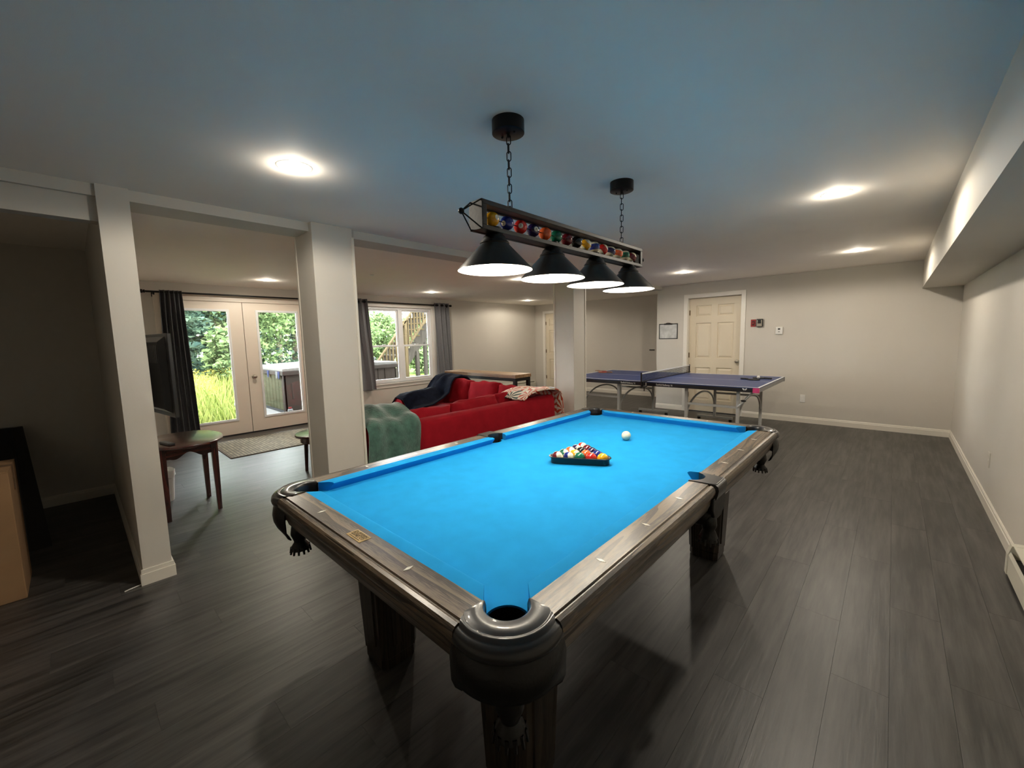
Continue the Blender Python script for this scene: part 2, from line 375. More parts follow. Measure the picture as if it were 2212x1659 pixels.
TTLINE = M_plain('white_line', (0.80, 0.80, 0.80), 0.5, var=0.01)
TTEDGE = M_plain('black_apron', (0.009, 0.009, 0.012), 0.4)
PINK = M_plain('pink_corner_cap', (0.70, 0.06, 0.22), 0.45)
TUBEW = M_plain('light_grey_tube', (0.56, 0.56, 0.54), 0.35, var=0.03)
REDP = M_plain('red_switch_plate', (0.30, 0.012, 0.014), 0.45)
PAPER = M_plain('paper_in_sleeve', (0.55, 0.56, 0.55), 0.25, var=0.25, scale=9, coat=0.4)
CARD = M_plain('cardboard', (0.34, 0.20, 0.10), 0.85, var=0.08, scale=6)
TAPE = M_plain('brown_tape', (0.22, 0.13, 0.07), 0.4)
RUBBERR = M_plain('red_rubber', (0.50, 0.05, 0.03), 0.6)
RUBBERB = M_plain('black_rubber', (0.012, 0.012, 0.013), 0.55)
HANDLEW = M_wood('paddle_handle', (0.20, 0.10, 0.05), (0.40, 0.24, 0.13), 'x', 0.5, 30, 0)
HEATM = M_plain('cream_heater_enamel', (0.62, 0.59, 0.50), 0.4, var=0.02)
GLASS = M_glass('window_glass')
BARK = M_plain('bark', (0.10, 0.075, 0.055), 0.9, var=0.3, scale=12)
SPRUCE = M_leaf('spruce_needles', (0.0123, 0.0269, 0.0207), (0.0539, 0.0786, 0.0476))
BROAD = M_leaf('broad_leaves', (0.0290, 0.0520, 0.0194), (0.1004, 0.1313, 0.0502))
MEADOW = M_leaf('meadow_blades', (0.0604, 0.0816, 0.0151), (0.1390, 0.1511, 0.0424))
GOLDEN = M_leaf('goldenrod', (0.1225, 0.1035, 0.0136), (0.1633, 0.1416, 0.0327))
GROUND = M_plain('lawn', (0.0632, 0.1043, 0.0158), 0.95, var=0.3, scale=2)
CONC = M_plain('concrete', (0.0455, 0.0445, 0.0429), 0.85, var=0.06, scale=4)
CEDAR = M_wood('fresh_deck_lumber', (0.0198, 0.0132, 0.0055), (0.0352, 0.0253, 0.0121), 'z', 0.8, 6, 0)
GREYLUM = M_wood('weathered_lumber', (0.0121, 0.0099, 0.0077), (0.0220, 0.0187, 0.0143), 'z', 0.85, 6, 0)
OLIVE = M_wood('olive_tub_slat', (0.0110, 0.0110, 0.0050), (0.0187, 0.0182, 0.0094), 'x', 0.75, 6, 0)
TUBBR = M_plain('brown_tub_corner', (0.0094, 0.0066, 0.0052), 0.6)
COVERM = M_plain('tub_cover_vinyl', (0.0429, 0.0405, 0.0379), 0.45, var=0.05)
COVERG = M_plain('tub_cover_skirt', (0.0094, 0.0072, 0.0060), 0.5, var=0.1)
BLUEP = M_plain('blue_strap_print', (0.0033, 0.0055, 0.0193), 0.6)

for _m in (CEDAR, GREYLUM, OLIVE, TUBBR, COVERM, COVERG, CONC, BLUEP, GROUND, SPRUCE, BROAD, MEADOW, GOLDEN):
    _m.node_tree.nodes['Principled BSDF'].inputs['Specular IOR Level'].default_value = 0.05

# ------------------------------------------------------------------ the room
XR, YF, XL, ZC, YB, XS, YN = 1.8046, 5.836, -6.2136, 2.288, 7.19, 1.4347, -3.60
XP = -1.985                       # face of the post / beam line
PW0, PW1 = -1.602, -1.468         # partition wall
T = 0.15
def struct(name, b, m, label, cat, parent=None, **k):
    o = b.build(name, m, parent, **k)
    if parent is None: tag(o, label, cat, kind='structure')
    return o
def holed(axis, a0, a1, u0, u1, z0, z1, holes):
    """wall slab: axis 'x' = slab between x=a0..a1 running along y; 'y' likewise"""
    us = sorted({u0, u1} | {h[0] for h in holes} | {h[1] for h in holes}); zs = sorted({z0, z1} | {h[2] for h in holes} | {h[3] for h in holes})
    b = MB()
    for i in range(len(us) - 1):
        for j in range(len(zs) - 1):
            cu, cz = (us[i]+us[i+1])/2, (zs[j]+zs[j+1])/2
            if any(h[0] < cu < h[1] and h[2] < cz < h[3] for h in holes): continue
            if axis == 'x': b.box(a0, a1, us[i], us[i+1], zs[j], zs[j+1])
            else: b.box(us[i], us[i+1], a0, a1, zs[j], zs[j+1])
    return b
FD = (-0.885, 1.065, 0.0, 2.062)        # french door opening (y0,y1,z0,z1)
WN = (2.13, 3.665, 0.555, 2.075)        # window opening
D1 = (-1.532, -0.670, 0.0, 2.034)       # far door opening (x0,x1)
D2 = (-5.86, -5.03, 0.0, 2.045)         # back door opening
struct('wall_left', holed('x', XL - T, XL, YN, YB + T, 0, ZC, [FD, WN]), WALL, 'greige exterior wall with glass doors and window', 'wall')
struct('wall_right', MB().box(XR, XR + T, YN, YF + T, 0, ZC), WALL, 'long greige wall along the right side', 'wall')
struct('wall_far', holed('y', YF, YF + T, -2.10, XR, 0, ZC, [D1]), WALL, 'greige end wall with the cream door', 'wall')
struct('wall_jog', MB().box(-2.10, -2.10 + T, YF + T, YB + T, 0, ZC), WALL, 'short return wall beside the alcove', 'wall')
struct('wall_back', holed('y', YB, YB + T, XL, -2.10, 0, ZC, [D2]), WALL, 'deeper greige wall behind the table tennis table', 'wall')
struct('wall_near', MB().box(XL, XR, YN - T, YN, 0, ZC), WALL, 'wall behind the photographer', 'wall')
struct('wall_partition', MB().box(XL, XP, PW0, PW1, 0, ZC), WALL, 'narrow greige partition end at left, seen like a post', 'wall')
struct('wall_closet', MB().box(-4.40, -4.25, YN, PW0, 0, ZC), WALL, 'dark back wall of the closet at far left', 'wall')
struct('wall_closet_side', MB().box(-4.25, -2.03, YN, -3.1, 0, ZC), WALL, 'side wall of the closet at far left', 'wall')
struct('trim_1', MB().box(-2.12, -2.03, -3.1, PW0, 2.097, 2.245), WALL, 'header board over the dark closet opening', 'trim')
struct('beam', MB().box(-2.25, -2.005, -3.1, YF, 2.226, ZC), WALL, 'shallow boxed ceiling beam running over the columns', 'beam')
struct('soffit', MB().box(XS, XR, YN, YF, 1.926, ZC), WALL, 'boxed soffit along the top of the right wall', 'soffit')
struct('ceiling', MB().box(XL - T, XR + T, YN - T, YB + T, ZC, ZC + 0.12), CEIL, 'flat white ceiling', 'ceiling')
for (y0, y1, lab) in ((-0.495, -0.185, 'boxed square column in front of the red sofa'), (2.855, 3.135, 'boxed square column beside the table tennis table')):
    c = tag(thing('column', lab, 'column', (-2.11, (y0+y1)/2, 0), kind='structure'))
    MB().box(-2.275, -1.955, y0, y1, 0, ZC).build('column_box', WALL, c, bevel=0.004)
    MB().box(-1.968, -1.945, y1 - 0.012, y1 + 0.006, 0.0, ZC - 0.07).box(-2.288, -2.265, y0 - 0.006, y0 + 0.012, 0, ZC - 0.07).build('corner_bead', TRIM, c)

# floor: planks running along y
fl = struct('floor', MB().box(XL - T, XR + T, YN - T, YB + T, -0.10, -0.005), M_plain('subfloor', (0.05, 0.05, 0.05), 0.9), 'grey-brown wood-look vinyl plank floor', 'floor')
rng = random.Random(5)
PWD, PLN = 0.178, 1.22
planks = []
nx = int((XR - XL) / PWD) + 1
for i in range(nx):
    x0 = XL + i * PWD; x1 = min(x0 + PWD, XR)
    if x1 - x0 < 0.01: continue
    y = YN - ((i * 0.41) % 1.0) * PLN - rng.random() * 0.15
    while y < YB:
        a, b_ = max(y, YN), min(y + PLN, YB if x0 < -2.1 else YF)
        if b_ - a > 0.02:
            cx, cy = (x0+x1)/2, (a+b_)/2
            v = _M.transposed() @ (Vector((cx, cy, 0)) - CAM)
            vis = v.y > 0.3 and abs(v.x / v.y) < 1.45 and abs(v.z / v.y) < 1.15
            if vis and cx < -2.1 and cy < -1.6 and cx < -4.25: vis = False
            planks.append((1e9 if not vis else (Vector((cx, cy, 0)) - CAM).length, x0, x1, a, b_))
        y += PLN
planks.sort()
g = 0.0001
pm = MB()
for k, (d, x0, x1, a, b_) in enumerate(planks):
    if k < 300 and d < 1e8:
        e = 0.0003
        b = MB(); b.hexa([(x0+g, a+g, -0.004), (x1-g, a+g, -0.004), (x1-g, b_-g, -0.004), (x0+g, b_-g, -0.004)],
                         [(x0+g+e, a+g+e, 0), (x1-g-e, a+g+e, 0), (x1-g-e, b_-g-e, 0), (x0+g+e, b_-g-e, 0)])
        me = b.mesh('plank', FLOOR, off=Vector((x0, a, 0))); inst('plank', me, fl, Vector((x0, a, 0)) - org(fl))
    else: pm.box(x0+g, x1-g, a+g, b_-g, -0.004, 0)
if pm.v: tag(pm.build('plank_field', FLOOR, fl), kind='stuff')

# baseboards
BBP = [(0, 0), (0.014, 0), (0.014, 0.068), (0.010, 0.074), (0.009, 0.086), (0.004, 0.094), (0, 0.094)]
def bb_seg(b, p0, p1, nrm):
    p0 = Vector((p0[0], p0[1], 0)); p1 = Vector((p1[0], p1[1], 0)); n = Vector((nrm[0], nrm[1], 0))
    b.loft([[p + n * u + Vector((0, 0, z)) for (u, z) in BBP] for p in (p0, p1)])
b = MB(); bb_seg(b, (XR, 1.76), (XR, YF), (-1, 0)); struct('baseboard_right', b, TRIM, 'cream baseboard along the right wall', 'baseboard')
b = MB(); bb_seg(b, (-0.605, YF), (XR, YF), (0, -1)); bb_seg(b, (-2.10, YF), (-1.60, YF), (0, -1)); struct('baseboard_far', b, TRIM, 'cream baseboard along the end wall', 'baseboard')
b = MB(); bb_seg(b, (-4.95, YB), (-2.10, YB), (0, -1)); struct('baseboard_back', b, TRIM, 'cream baseboard of the deeper wall', 'baseboard')
b = MB(); bb_seg(b, (XL, 1.15), (XL, 5.2), (1, 0)); bb_seg(b, (XL, PW1), (XL, -0.97), (1, 0)); struct('baseboard_left', b, TRIM, 'cream baseboard under the window', 'baseboard')
b = MB()
for p0, p1, n in (((XP, PW1), (-4.0, PW1), (0, 1)), ((XP, PW0), (-4.25, PW0), (0, -1))): bb_seg(b, p0, p1, n)
b.box(XP, XP + 0.0142, PW0 - 0.0142, PW1 + 0.0142, 0, 0.0682); b.box(XP, XP + 0.0092, PW0 - 0.0092, PW1 + 0.0092, 0.0682, 0.0935)
struct('baseboard_post', b, TRIM, 'cream baseboard wrapped round the partition end', 'baseboard')
b = MB(); bb_seg(b, (-4.25, -3.1), (-4.25, PW0), (1, 0)); struct('baseboard_closet', b, TRIM, 'baseboard inside the dark closet', 'baseboard')

# six-panel doors facing -y
def six_panel(name, x0, x1, z1, yface, label, knob_x, hinge_x, door_cat='door', open_gap=0.0):
    t = thing(name, label, door_cat, ((x0+x1)/2, yface, 0), kind='structure')
    x0 += 0.007; x1 -= 0.007; wd = x1 - x0; z0 = 0.012; z1 -= 0.007
    st = 0.115; mid = 0.10; cx = (x0+x1)/2
    cols = [(x0+st, cx-mid/2), (cx+mid/2, x1-st)]; rows = [(0.22, 0.80), (0.97, 1.59), (1.71, 1.90)]
    holes = [(c[0], c[1], r[0], r[1]) for c in cols for r in rows]
    holed('y', yface, yface + 0.036, x0, x1, z0, z1, holes).build('door_frame', DOORP, t)
    for (a, b_, c, d) in holes:
        p = MB(); p.box(a - 0.002, b_ + 0.002, yface + 0.018, yface + 0.034, c - 0.002, d + 0.002)
        q = 0.030; s = 0.012
        p.hexa([(a+s, yface+0.018, c+s), (b_-s, yface+0.018, c+s), (b_-s, yface+0.018, d-s), (a+s, yface+0.018, d-s)],
               [(a+s+q, yface+0.006, c+s+q), (b_-s-q, yface+0.006, c+s+q), (b_-s-q, yface+0.006, d-s-q), (a+s+q, yface+0.006, d-s-q)])
        p.build('panel', DOORP, t)
    if knob_x is not None:
        k = MB().lathe([(0.031, 0), (0.031, 0.006), (0.012, 0.010), (0.011, 0.030), (0.022, 0.036), (0.028, 0.048), (0.024, 0.060), (0.0, 0.064)], n=20, M=Matrix.Rotation(PI/2, 3, 'X'), c=(knob_x, yface, 0.924))
        k.build('door_knob', STEEL, t, smooth=40)
    for hz in (0.30, 1.02, 1.78):
        MB().cyl((hinge_x, yface - 0.006, hz - 0.045), (hinge_x, yface - 0.006, hz + 0.045), 0.008, n=8).box(hinge_x - 0.016, hinge_x + 0.016, yface - 0.003, yface, hz - 0.045, hz + 0.045).build('hinge', BRONZE, t)
    return t
def casing_y(name, x0, x1, z1, yw, label, cw=0.068, depth=0.11, side=-1):
    b = MB(); th = 0.017
    b.box(x0 - cw, x0, yw - th, yw, 0, z1 + cw); b.box(x1, x1 + cw, yw - th, yw, 0, z1 + cw); b.box(x0, x1, yw - th, yw, z1, z1 + cw)
    j = 0.0
    b.box(x0 - 0.02, x0 + 0.004, yw + 0.0005, yw + depth, 0, z1); b.box(x1 - 0.004, x1 + 0.02, yw + 0.0005, yw + depth, 0, z1); b.box(x0 + 0.004, x1 - 0.004, yw + 0.0005, yw + depth, z1 - 0.004, z1 + 0.02)
    b.box(x0 - 0.02, x1 + 0.02, yw + depth, yw + depth + 0.02, 0, z1 + 0.02)  # unseen backing slab added to stop sky light leaking round the door
    return struct(name, b, CASE, label, 'trim', bevel=0.003)
six_panel('door_1', D1[0], D1[1], D1[3], YF + 0.075, 'cream six-panel door behind the table tennis table', -0.725, D1[0] + 0.004)
casing_y('trim_2', D1[0], D1[1], D1[3], YF, 'white casing round the cream six-panel door')
six_panel('door_2', D2[0], D2[1], D2[3], YB + 0.03, 'cream panel door half hidden behind the far column', None, D2[0] + 0.006)
casing_y('trim_3', D2[0], D2[1], D2[3], YB, 'white casing of the half-hidden back door')
MB().box(D1[0], D1[1], YF + 0.06, YF + 0.11, 0, 0.010).build('threshold', BLACKP, bpy.data.objects['door_1'])

# french doors (leaf faces +x)
def french(name, y0, y1, g0, g1, label, knob=None):
    t = thing(name, label, 'door', (XL - 0.02, (y0+y1)/2, 0), kind='structure')
    xa, xb = XL - 0.055, XL - 0.008; z0, z1 = 0.016, 2.0615; gz = (0.25, 1.91)
    holed('x', xa, xb, y0, y1, z0, z1, [(g0 - 0.006, g1 + 0.006, gz[0] - 0.006, gz[1] + 0.006)]).build('door_leaf', DOORP_W, t)
    fb = MB()
    for (p, q, r, s) in ((g0 - 0.028, g0 + 0.006, gz[0] - 0.028, gz[1] + 0.028), (g1 - 0.006, g1 + 0.028, gz[0] - 0.028, gz[1] + 0.028), (g0, g1, gz[0] - 0.028, gz[0] + 0.006), (g0, g1, gz[1] - 0.006, gz[1] + 0.028)):
        fb.box(xb - 0.004, xb + 0.012, p, q, r, s)
    fb.build('glazing_bead', VINYL, t, bevel=0.003)
    MB().box(xa + 0.018, xa + 0.024, g0, g1, *gz).build('pane', GLASS, t)
    if knob is not None:
        MB().lathe([(0.033, 0), (0.033, 0.006), (0.013, 0.012), (0.012, 0.032), (0.026, 0.040), (0.031, 0.052), (0.026, 0.064), (0.0, 0.068)], n=20, M=Matrix.Rotation(PI/2, 3, 'Y'), c=(xb, knob, 0.894)).build('door_knob', STEEL, t, smooth=40)
    return t
DOORP_W = M_plain('off_white_door_paint', (0.74, 0.66, 0.565), 0.42, var=0.01, scale=3)
french('door_3', FD[0], 0.086, -0.690, -0.115, 'left glazed patio door beside the dark curtain')
french('door_4', 0.094, FD[1], 0.293, 0.865, 'right glazed patio door with the round knob', 0.172)
b = MB(); cw = 0.07
b.box(XL, XL + 0.017, FD[0] - cw, FD[0], 0, FD[3] + cw).box(XL, XL + 0.017, FD[1], FD[1] + cw, 0, FD[3] + cw).box(XL, XL + 0.017, FD[0], FD[1], FD[3] - 0.012, FD[3] + cw).box(XL - 0.09, XL - 0.056, 0.06, 0.12, 0.018, FD[3])  # last box: astragal strip added outside to block light leaking between the leaves
struct('trim_4', b, DOORP_W, 'casing round the glazed patio doors', 'trim', bevel=0.003)
struct('trim_5', MB().box(XL - T, XL + 0.01, FD[0], FD[1], 0, 0.018), BLACKP, 'dark threshold under the patio doors', 'threshold')

# window: two double-hung units side by side
t = thing('window_1', 'white vinyl window of four panes behind the red sofa', 'window', (XL - 0.07, (WN[0]+WN[1])/2, WN[2]), kind='structure')
xa, xb = XL - 0.11, XL - 0.05; fw = 0.045; ym = 2.893
f_ = MB()
f_.box(xa, xb, WN[0], WN[0] + fw, WN[2], WN[3]).box(xa, xb, WN[1] - fw, WN[1], WN[2], WN[3]).box(xa, xb, WN[0] + fw, WN[1] - fw, WN[2], WN[2] + fw).box(xa, xb, WN[0] + fw, WN[1] - fw, WN[3] - fw, WN[3]).box(xa, xb, ym - 0.045, ym + 0.045, WN[2] + fw, WN[3] - fw)
f_.build('window_frame', VINYL, t, bevel=0.003)
for (ya, yb_) in ((WN[0] + fw, ym - 0.045), (ym + 0.045, WN[1] - fw)):
    for (za, zb, xo) in ((WN[2] + fw, 1.318, 0.026), (1.282, WN[3] - fw, 0.0)):
        s = 0.034; sb = MB(); x0, x1 = xa + 0.006 + xo, xa + 0.030 + xo
        sb.box(x0, x1, ya, ya + s, za, zb).box(x0, x1, yb_ - s, yb_, za, zb).box(x0, x1, ya + s, yb_ - s, za, za + s).box(x0, x1, ya + s, yb_ - s, zb - s, zb)
        so = sb.build('sash', VINYL, t, bevel=0.002)
        MB().box(x0 + 0.010, x0 + 0.014, ya + s, yb_ - s, za + s, zb - s).build('pane', GLASS, so)
    MB().box(xa + 0.03, xa + 0.062, (ya+yb_)/2 - 0.04, (ya+yb_)/2 + 0.04, 1.318, 1.332).build('sash_lock', VINYL, t, bevel=0.003)
b = MB(); cw = 0.062
b.box(XL, XL + 0.017, WN[0] - cw, WN[0], WN[2] - 0.02, WN[3] + cw).box(XL, XL + 0.017, WN[1], WN[1] + cw, WN[2] - 0.02, WN[3] + cw).box(XL, XL + 0.017, WN[0], WN[1], WN[3], WN[3] + cw)
b.box(XL - 0.05, XL + 0.045, WN[0] - cw, WN[1] + cw, WN[2] - 0.022, WN[2]).box(XL, XL + 0.017, WN[0] - cw, WN[1] + cw, WN[2] - 0.09, WN[2] - 0.022)
b.box(XL - 0.049, XL, WN[0] - 0.012, WN[0] + 0.003, WN[2], WN[3]).box(XL - 0.049, XL, WN[1] - 0.003, WN[1] + 0.012, WN[2], WN[3]).box(XL - 0.049, XL, WN[0] + 0.003, WN[1] - 0.003, WN[3] - 0.003, WN[3] + 0.012)
struct('trim_6', b, CASE, 'white casing and sill of the four-pane window', 'trim', bevel=0.003)

# recessed lamps
def downlight(x, y, label, power=CAN_W):
    t = thing('recessed_light', label, 'ceiling light', (x, y, ZC), group='recessed ceiling lights')
    MB().lathe([(0.058, -0.001), (0.060, -0.0025), (0.076, -0.0022), (0.084, -0.0004), (0.084, 0.0)], n=32).build('trim_ring', WHITEP, t, smooth=40, local=True)
    MB().lathe([(0.0, -0.010), (0.030, -0.009), (0.052, -0.006), (0.059, -0.003), (0.059, -0.001)], n=32).build('lens', CANM, t, local=True)
    l = bpy.data.lights.new('lamp_light', 'SPOT'); l.energy = power; l.color = (1.0, 0.90, 0.75); l.spot_size = R(174); l.spot_blend = 0.25; l.shadow_soft_size = 0.05
    lo = bpy.data.objects.new('lamp_light', l); COL.objects.link(lo); lo.parent = t; lo.location = (0, 0, -0.013)
    l = bpy.data.lights.new('lens_spill', 'POINT'); l.energy = CAN_SPILL; l.color = (1.0, 0.90, 0.75); l.shadow_soft_size = 0.02
    lo = bpy.data.objects.new('lens_spill', l); COL.objects.link(lo); lo.parent = t; lo.location = (0, 0, -0.020)
    return t
downlight(-1.05, -0.92, 'recessed ceiling light nearest the camera, left of the pool table lamp')
downlight(0.876, 1.69, 'recessed ceiling light over the right aisle, nearer of two by the soffit')
downlight(0.846, 4.30, 'recessed ceiling light near the end wall, farther of two by the soffit')
downlight(-1.06, 4.33, 'recessed ceiling light above the table tennis table')
downlight(-5.25, 0.18, 'recessed ceiling light in front of the glazed patio doors')
downlight(-5.15, 2.90, 'recessed ceiling light in front of the four-pane window')
downlight(-5.27, 5.78, 'recessed ceiling light beyond the window near the back corner')
downlight(-3.00, 2.96, 'recessed ceiling light half hidden behind a pendant shade')
tag(MB().lathe([(0.0, -0.012), (0.022, -0.012), (0.028, -0.004), (0.028, 0)], c=(-3.94, 1.05, ZC), n=16).build('ceiling_cover_cap', WHITEP, smooth=40), 'small white cover cap on the living area ceiling', 'cover cap')

# ------------------------------------------------------------------ pool table
HW, HL, ZT, ZB = 0.559, 1.1175, 0.8015, 0.763
pt = thing('pool_table', 'large dark oak pool table with bright blue felt and leather pockets', 'pool table', (0, 0, 0))
PC = 0.024; CR = 0.055       # pocket centre offset past the nose corner, pocket radius
# bed with pocket cut-outs
bx, by = HW + 0.05, HL + 0.05
out = []
def arc(cx, cy, r, a0, a1, n=14): return [(cx + r*math.cos(a0 + (a1-a0)*i/n), cy + r*math.sin(a0 + (a1-a0)*i/n)) for i in range(n+1)]
dc = math.sqrt(CR**2 - (0.05-PC)**2)
def corner_arc(sx, sy):
    cx, cy = sx*(HW+PC), sy*(HL+PC)
    p = (sx*bx, cy - sy*dc); q = (cx - sx*dc, sy*by)
    a0 = math.atan2(p[1]-cy, p[0]-cx); a1 = math.atan2(q[1]-cy, q[0]-cx)
    mid = math.atan2(-sy, -sx)
    def near(a, m):
        while a - m > PI: a -= 2*PI
        while a - m < -PI: a += 2*PI
        return a
    return arc(cx, cy, CR, near(a0, mid), near(a1, mid))
SPC = HW + 0.066
ds = math.sqrt(CR**2 - (SPC - bx)**2)
def side_arc(sx):
    cx = sx*SPC; pts = []
    a = math.acos((SPC - bx) / CR)
    for i in range(15):
        t = -a + 2*a*i/14
        pts.append((cx - sx*CR*math.cos(t), -CR*math.sin(t) if sx < 0 else CR*math.sin(t)))
    return pts
out = side_arc(1) + corner_arc(1, 1) + corner_arc(-1, 1)[::-1] + side_arc(-1) + corner_arc(-1, -1) + corner_arc(1, -1)[::-1]
MB().prism(out, ZB - 0.028, ZB).build('bed_cloth', FELT, pt)
# cushions: (u outward, z)
CPF = [(0.0, 0.7955), (0.006, 0.8005), (0.014, ZT + 0.0005), (0.050, ZT), (0.050, ZB), (0.020, ZB), (0.003, 0.789)]
def cushion(p0, p1, nrm, e0, e1, mb=None):
    """p0,p1 nose ends; nrm outward; e0/e1 how far the back end runs past the nose end (along the rail)"""
    p0 = Vector((p0[0], p0[1], 0)); p1 = Vector((p1[0], p1[1], 0)); n = Vector((nrm[0], nrm[1], 0)); d = (p1-p0).normalized()
    rings = []
    for p, e, s in ((p0, e0, -1), (p1, e1, 1)):
        rings.append([p + n*u + d*(s*e*u/0.05) + Vector((0, 0, z)) for (u, z) in CPF])
    MB().loft(rings).build('cushion', FELT, pt, smooth=25)
cN = 0.078; sN = 0.050; eC = 0.050; eS = -0.016
for sx in (-1, 1):
    cushion((sx*HW, -HL + cN), (sx*HW, -sN), (sx, 0), eC, eS)
    cushion((sx*HW, sN), (sx*HW, HL - cN), (sx, 0), eS, eC)
for sy in (-1, 1): cushion((-HW + cN, sy*HL), (HW - cN, sy*HL), (0, sy), eC, eC)
# wooden rails
RPF = [(0.048, ZT), (0.124, ZT), (0.1265, 0.7965), (0.131, 0.7965), (0.135, 0.7995), (0.145, 0.7970), (0.152, 0.7900), (0.1545, 0.780), (0.153, 0.768), (0.147, 0.758), (0.145, 0.752), (0.048, 0.752)]
APF = [(0.05, 0.752), (0.140, 0.752), (0.1385, 0.735), (0.134, 0.716), (0.128, 0.704), (0.124, 0.690), (0.05, 0.690)]
def rail(p0, p1, nrm, ends, mat):
    p0 = Vector((p0[0], p0[1], 0)); p1 = Vector((p1[0], p1[1], 0)); n = Vector((nrm[0], nrm[1], 0)); d = (p1-p0).normalized()
    def ring(p, s, kind, prof):
        r = []
        for (u, z) in prof:
            if kind == 'c': off = 0.002 + (u - 0.048) / 0.107 * 0.014
            else: off = -max(0.0, u - 0.140) * 0.4
            r.append(p + n*u + d*(s*off) + Vector((0, 0, z)))
        return r
    MB().loft([ring(p0, -1, ends[0], RPF), ring(p1, 1, ends[1], RPF)]).build('rail', mat, pt, smooth=30)
    MB().loft([[p + n*u + Vector((0, 0, z)) for (u, z) in APF] for p in (p0, p1)]).build('apron', mat, pt, smooth=30)
cR = 0.030; sR = 0.066
for sx in (-1, 1):
    rail((sx*HW, -HL + cR), (sx*HW, -sR), (sx, 0), ('c', 's'), OAKY)
    rail((sx*HW, sR), (sx*HW, HL - cR), (sx, 0), ('s', 'c'), OAKY)
for sy in (-1, 1): rail((-HW + cR, sy*HL), (HW - cR, sy*HL), (0, sy), ('c', 'c'), OAKX)
# diamond sights
dm = MB()
def diamond_mesh(a, b_):
    return MB().prism([(-a, 0), (0, -b_), (a, 0), (0, b_)], -0.001, 0.0008).mesh('sight', PEARL)
dmx = diamond_mesh(0.0165, 0.0058); dmy = diamond_mesh(0.0058, 0.0165)
DD = 0.089
for k in (1, 2, 3, 5, 6, 7):
    for sx in (-1, 1): inst('sight', dmx, pt, (sx*(HW+DD), -HL + k*2*HL/8, ZT))
for k in (1, 2, 3):
    for sy in (-1, 1):
        if sy == -1 and k == 2: continue
        inst('sight', dmy, pt, (-HW + k*2*HW/4, sy*(HL+DD), ZT))
pl = MB().prism([(-0.044, -1.227), (0.044, -1.227), (0.044, -1.186), (-0.044, -1.186)], ZT - 0.001, ZT + 0.0010).build('name_plate', BRASS, pt, bevel=0.0006)
text_mb('DUFFERIN', 0.0165, Matrix.Translation((0, -1.1965, ZT + 0.0012)), 0.0004).build('lettering', ENGRAVE, pl)
text_mb('GAMES CO', 0.0150, Matrix.Translation((0, -1.2105, ZT + 0.0012)), 0.0004).build('lettering', ENGRAVE, pl)
MB().box(-0.038, 0.038, -1.2040, -1.2032, ZT, ZT + 0.0016).box(-0.030, 0.030, -1.2215, -1.2195, ZT, ZT + 0.0016).build('engraved_rule', ENGRAVE, pl)
# corner castings, shields, pocket bags
CPROF = [(0.0505, 0.715), (0.0510, 0.792), (0.0540, 0.8020), (0.0580, 0.8045), (0.097, 0.8050), (0.1005, 0.8020), (0.1035, 0.8020), (0.107, 0.8045), (0.113, 0.8030), (0.117, 0.797), (0.121, 0.7950), (0.128, 0.7930), (0.134, 0.785), (0.1365, 0.774), (0.134, 0.764), (0.126, 0.757), (0.118, 0.752)]
SPROF = [(0.120, 0.757), (0.131, 0.742), (0.136, 0.715), (0.134, 0.690), (0.126, 0.668), (0.112, 0.655)]
def half_ang(r): 
    t = min(1, max(0, (r - 0.055) / (0.117 - 0.055))); return R(109 + (63 - 109) * t)
for sx in (-1, 1):
    for sy in (-1, 1):
        cx, cy = sx*(HW+PC), sy*(HL+PC); mid = math.atan2(sy, sx); n = 28
        rings = []
        for i in range(n + 1):
            t = -1 + 2*i/n
            rings.append([Vector((cx + r*math.cos(mid + t*half_ang(r)), cy + r*math.sin(mid + t*half_ang(r)), z)) for (r, z) in CPROF])
        MB().loft(rings, closed_ring=False, cap=False).build('pocket_casting', CASTING, pt, smooth=50)
        rings = []
        for i in range(n + 1):
            t = -1 + 2*i/n; ang = mid + t*R(74); drop = 0.035 * abs(t)**6
            rings.append([Vector((cx + r*math.cos(ang), cy + r*math.sin(ang), z - (drop if z < 0.70 else 0))) for (r, z) in SPROF] + [Vector((cx + (r-0.006)*math.cos(ang), cy + (r-0.006)*math.sin(ang), z - (drop if z < 0.70 else 0))) for (r, z) in SPROF[::-1]])
        MB().loft(rings).build('leather_shield', LEATHER, pt, smooth=50)
        MB().lathe([(0.056, 0.752), (0.060, 0.72), (0.066, 0.68), (0.060, 0.63), (0.040, 0.60), (0.018, 0.590), (0.0, 0.588)], c=(cx, cy, 0), n=20).build('pocket_bag', LEATHER, pt, smooth=50)
        MB().lathe([(0.049, ZB - 0.001), (0.047, 0.70), (0.040, 0.66), (0.0, 0.655)], c=(cx, cy, 0), n=24).build('pocket_liner', LEATHER, pt, smooth=50)
        ox, oy = cx + sx*0.035, cy + sy*0.035
        tb = MB().lathe([(0.020, 0.66), (0.030, 0.63), (0.034, 0.60), (0.026, 0.578), (0.022, 0.566), (0.034, 0.548), (0.038, 0.532), (0.0, 0.531)], c=(ox, oy, 0), n=16)
        to = tb.build('tassel', LEATHER, pt, smooth=50)
        fb = MB()
        for k in range(12):
            a = 2*PI*k/12; fb.cyl((ox + 0.033*math.cos(a), oy + 0.033*math.sin(a), 0.545), (ox + 0.040*math.cos(a), oy + 0.040*math.sin(a), 0.518), 0.006, 0.004, 5)
        fb.build('fringe', LEATHER, to)
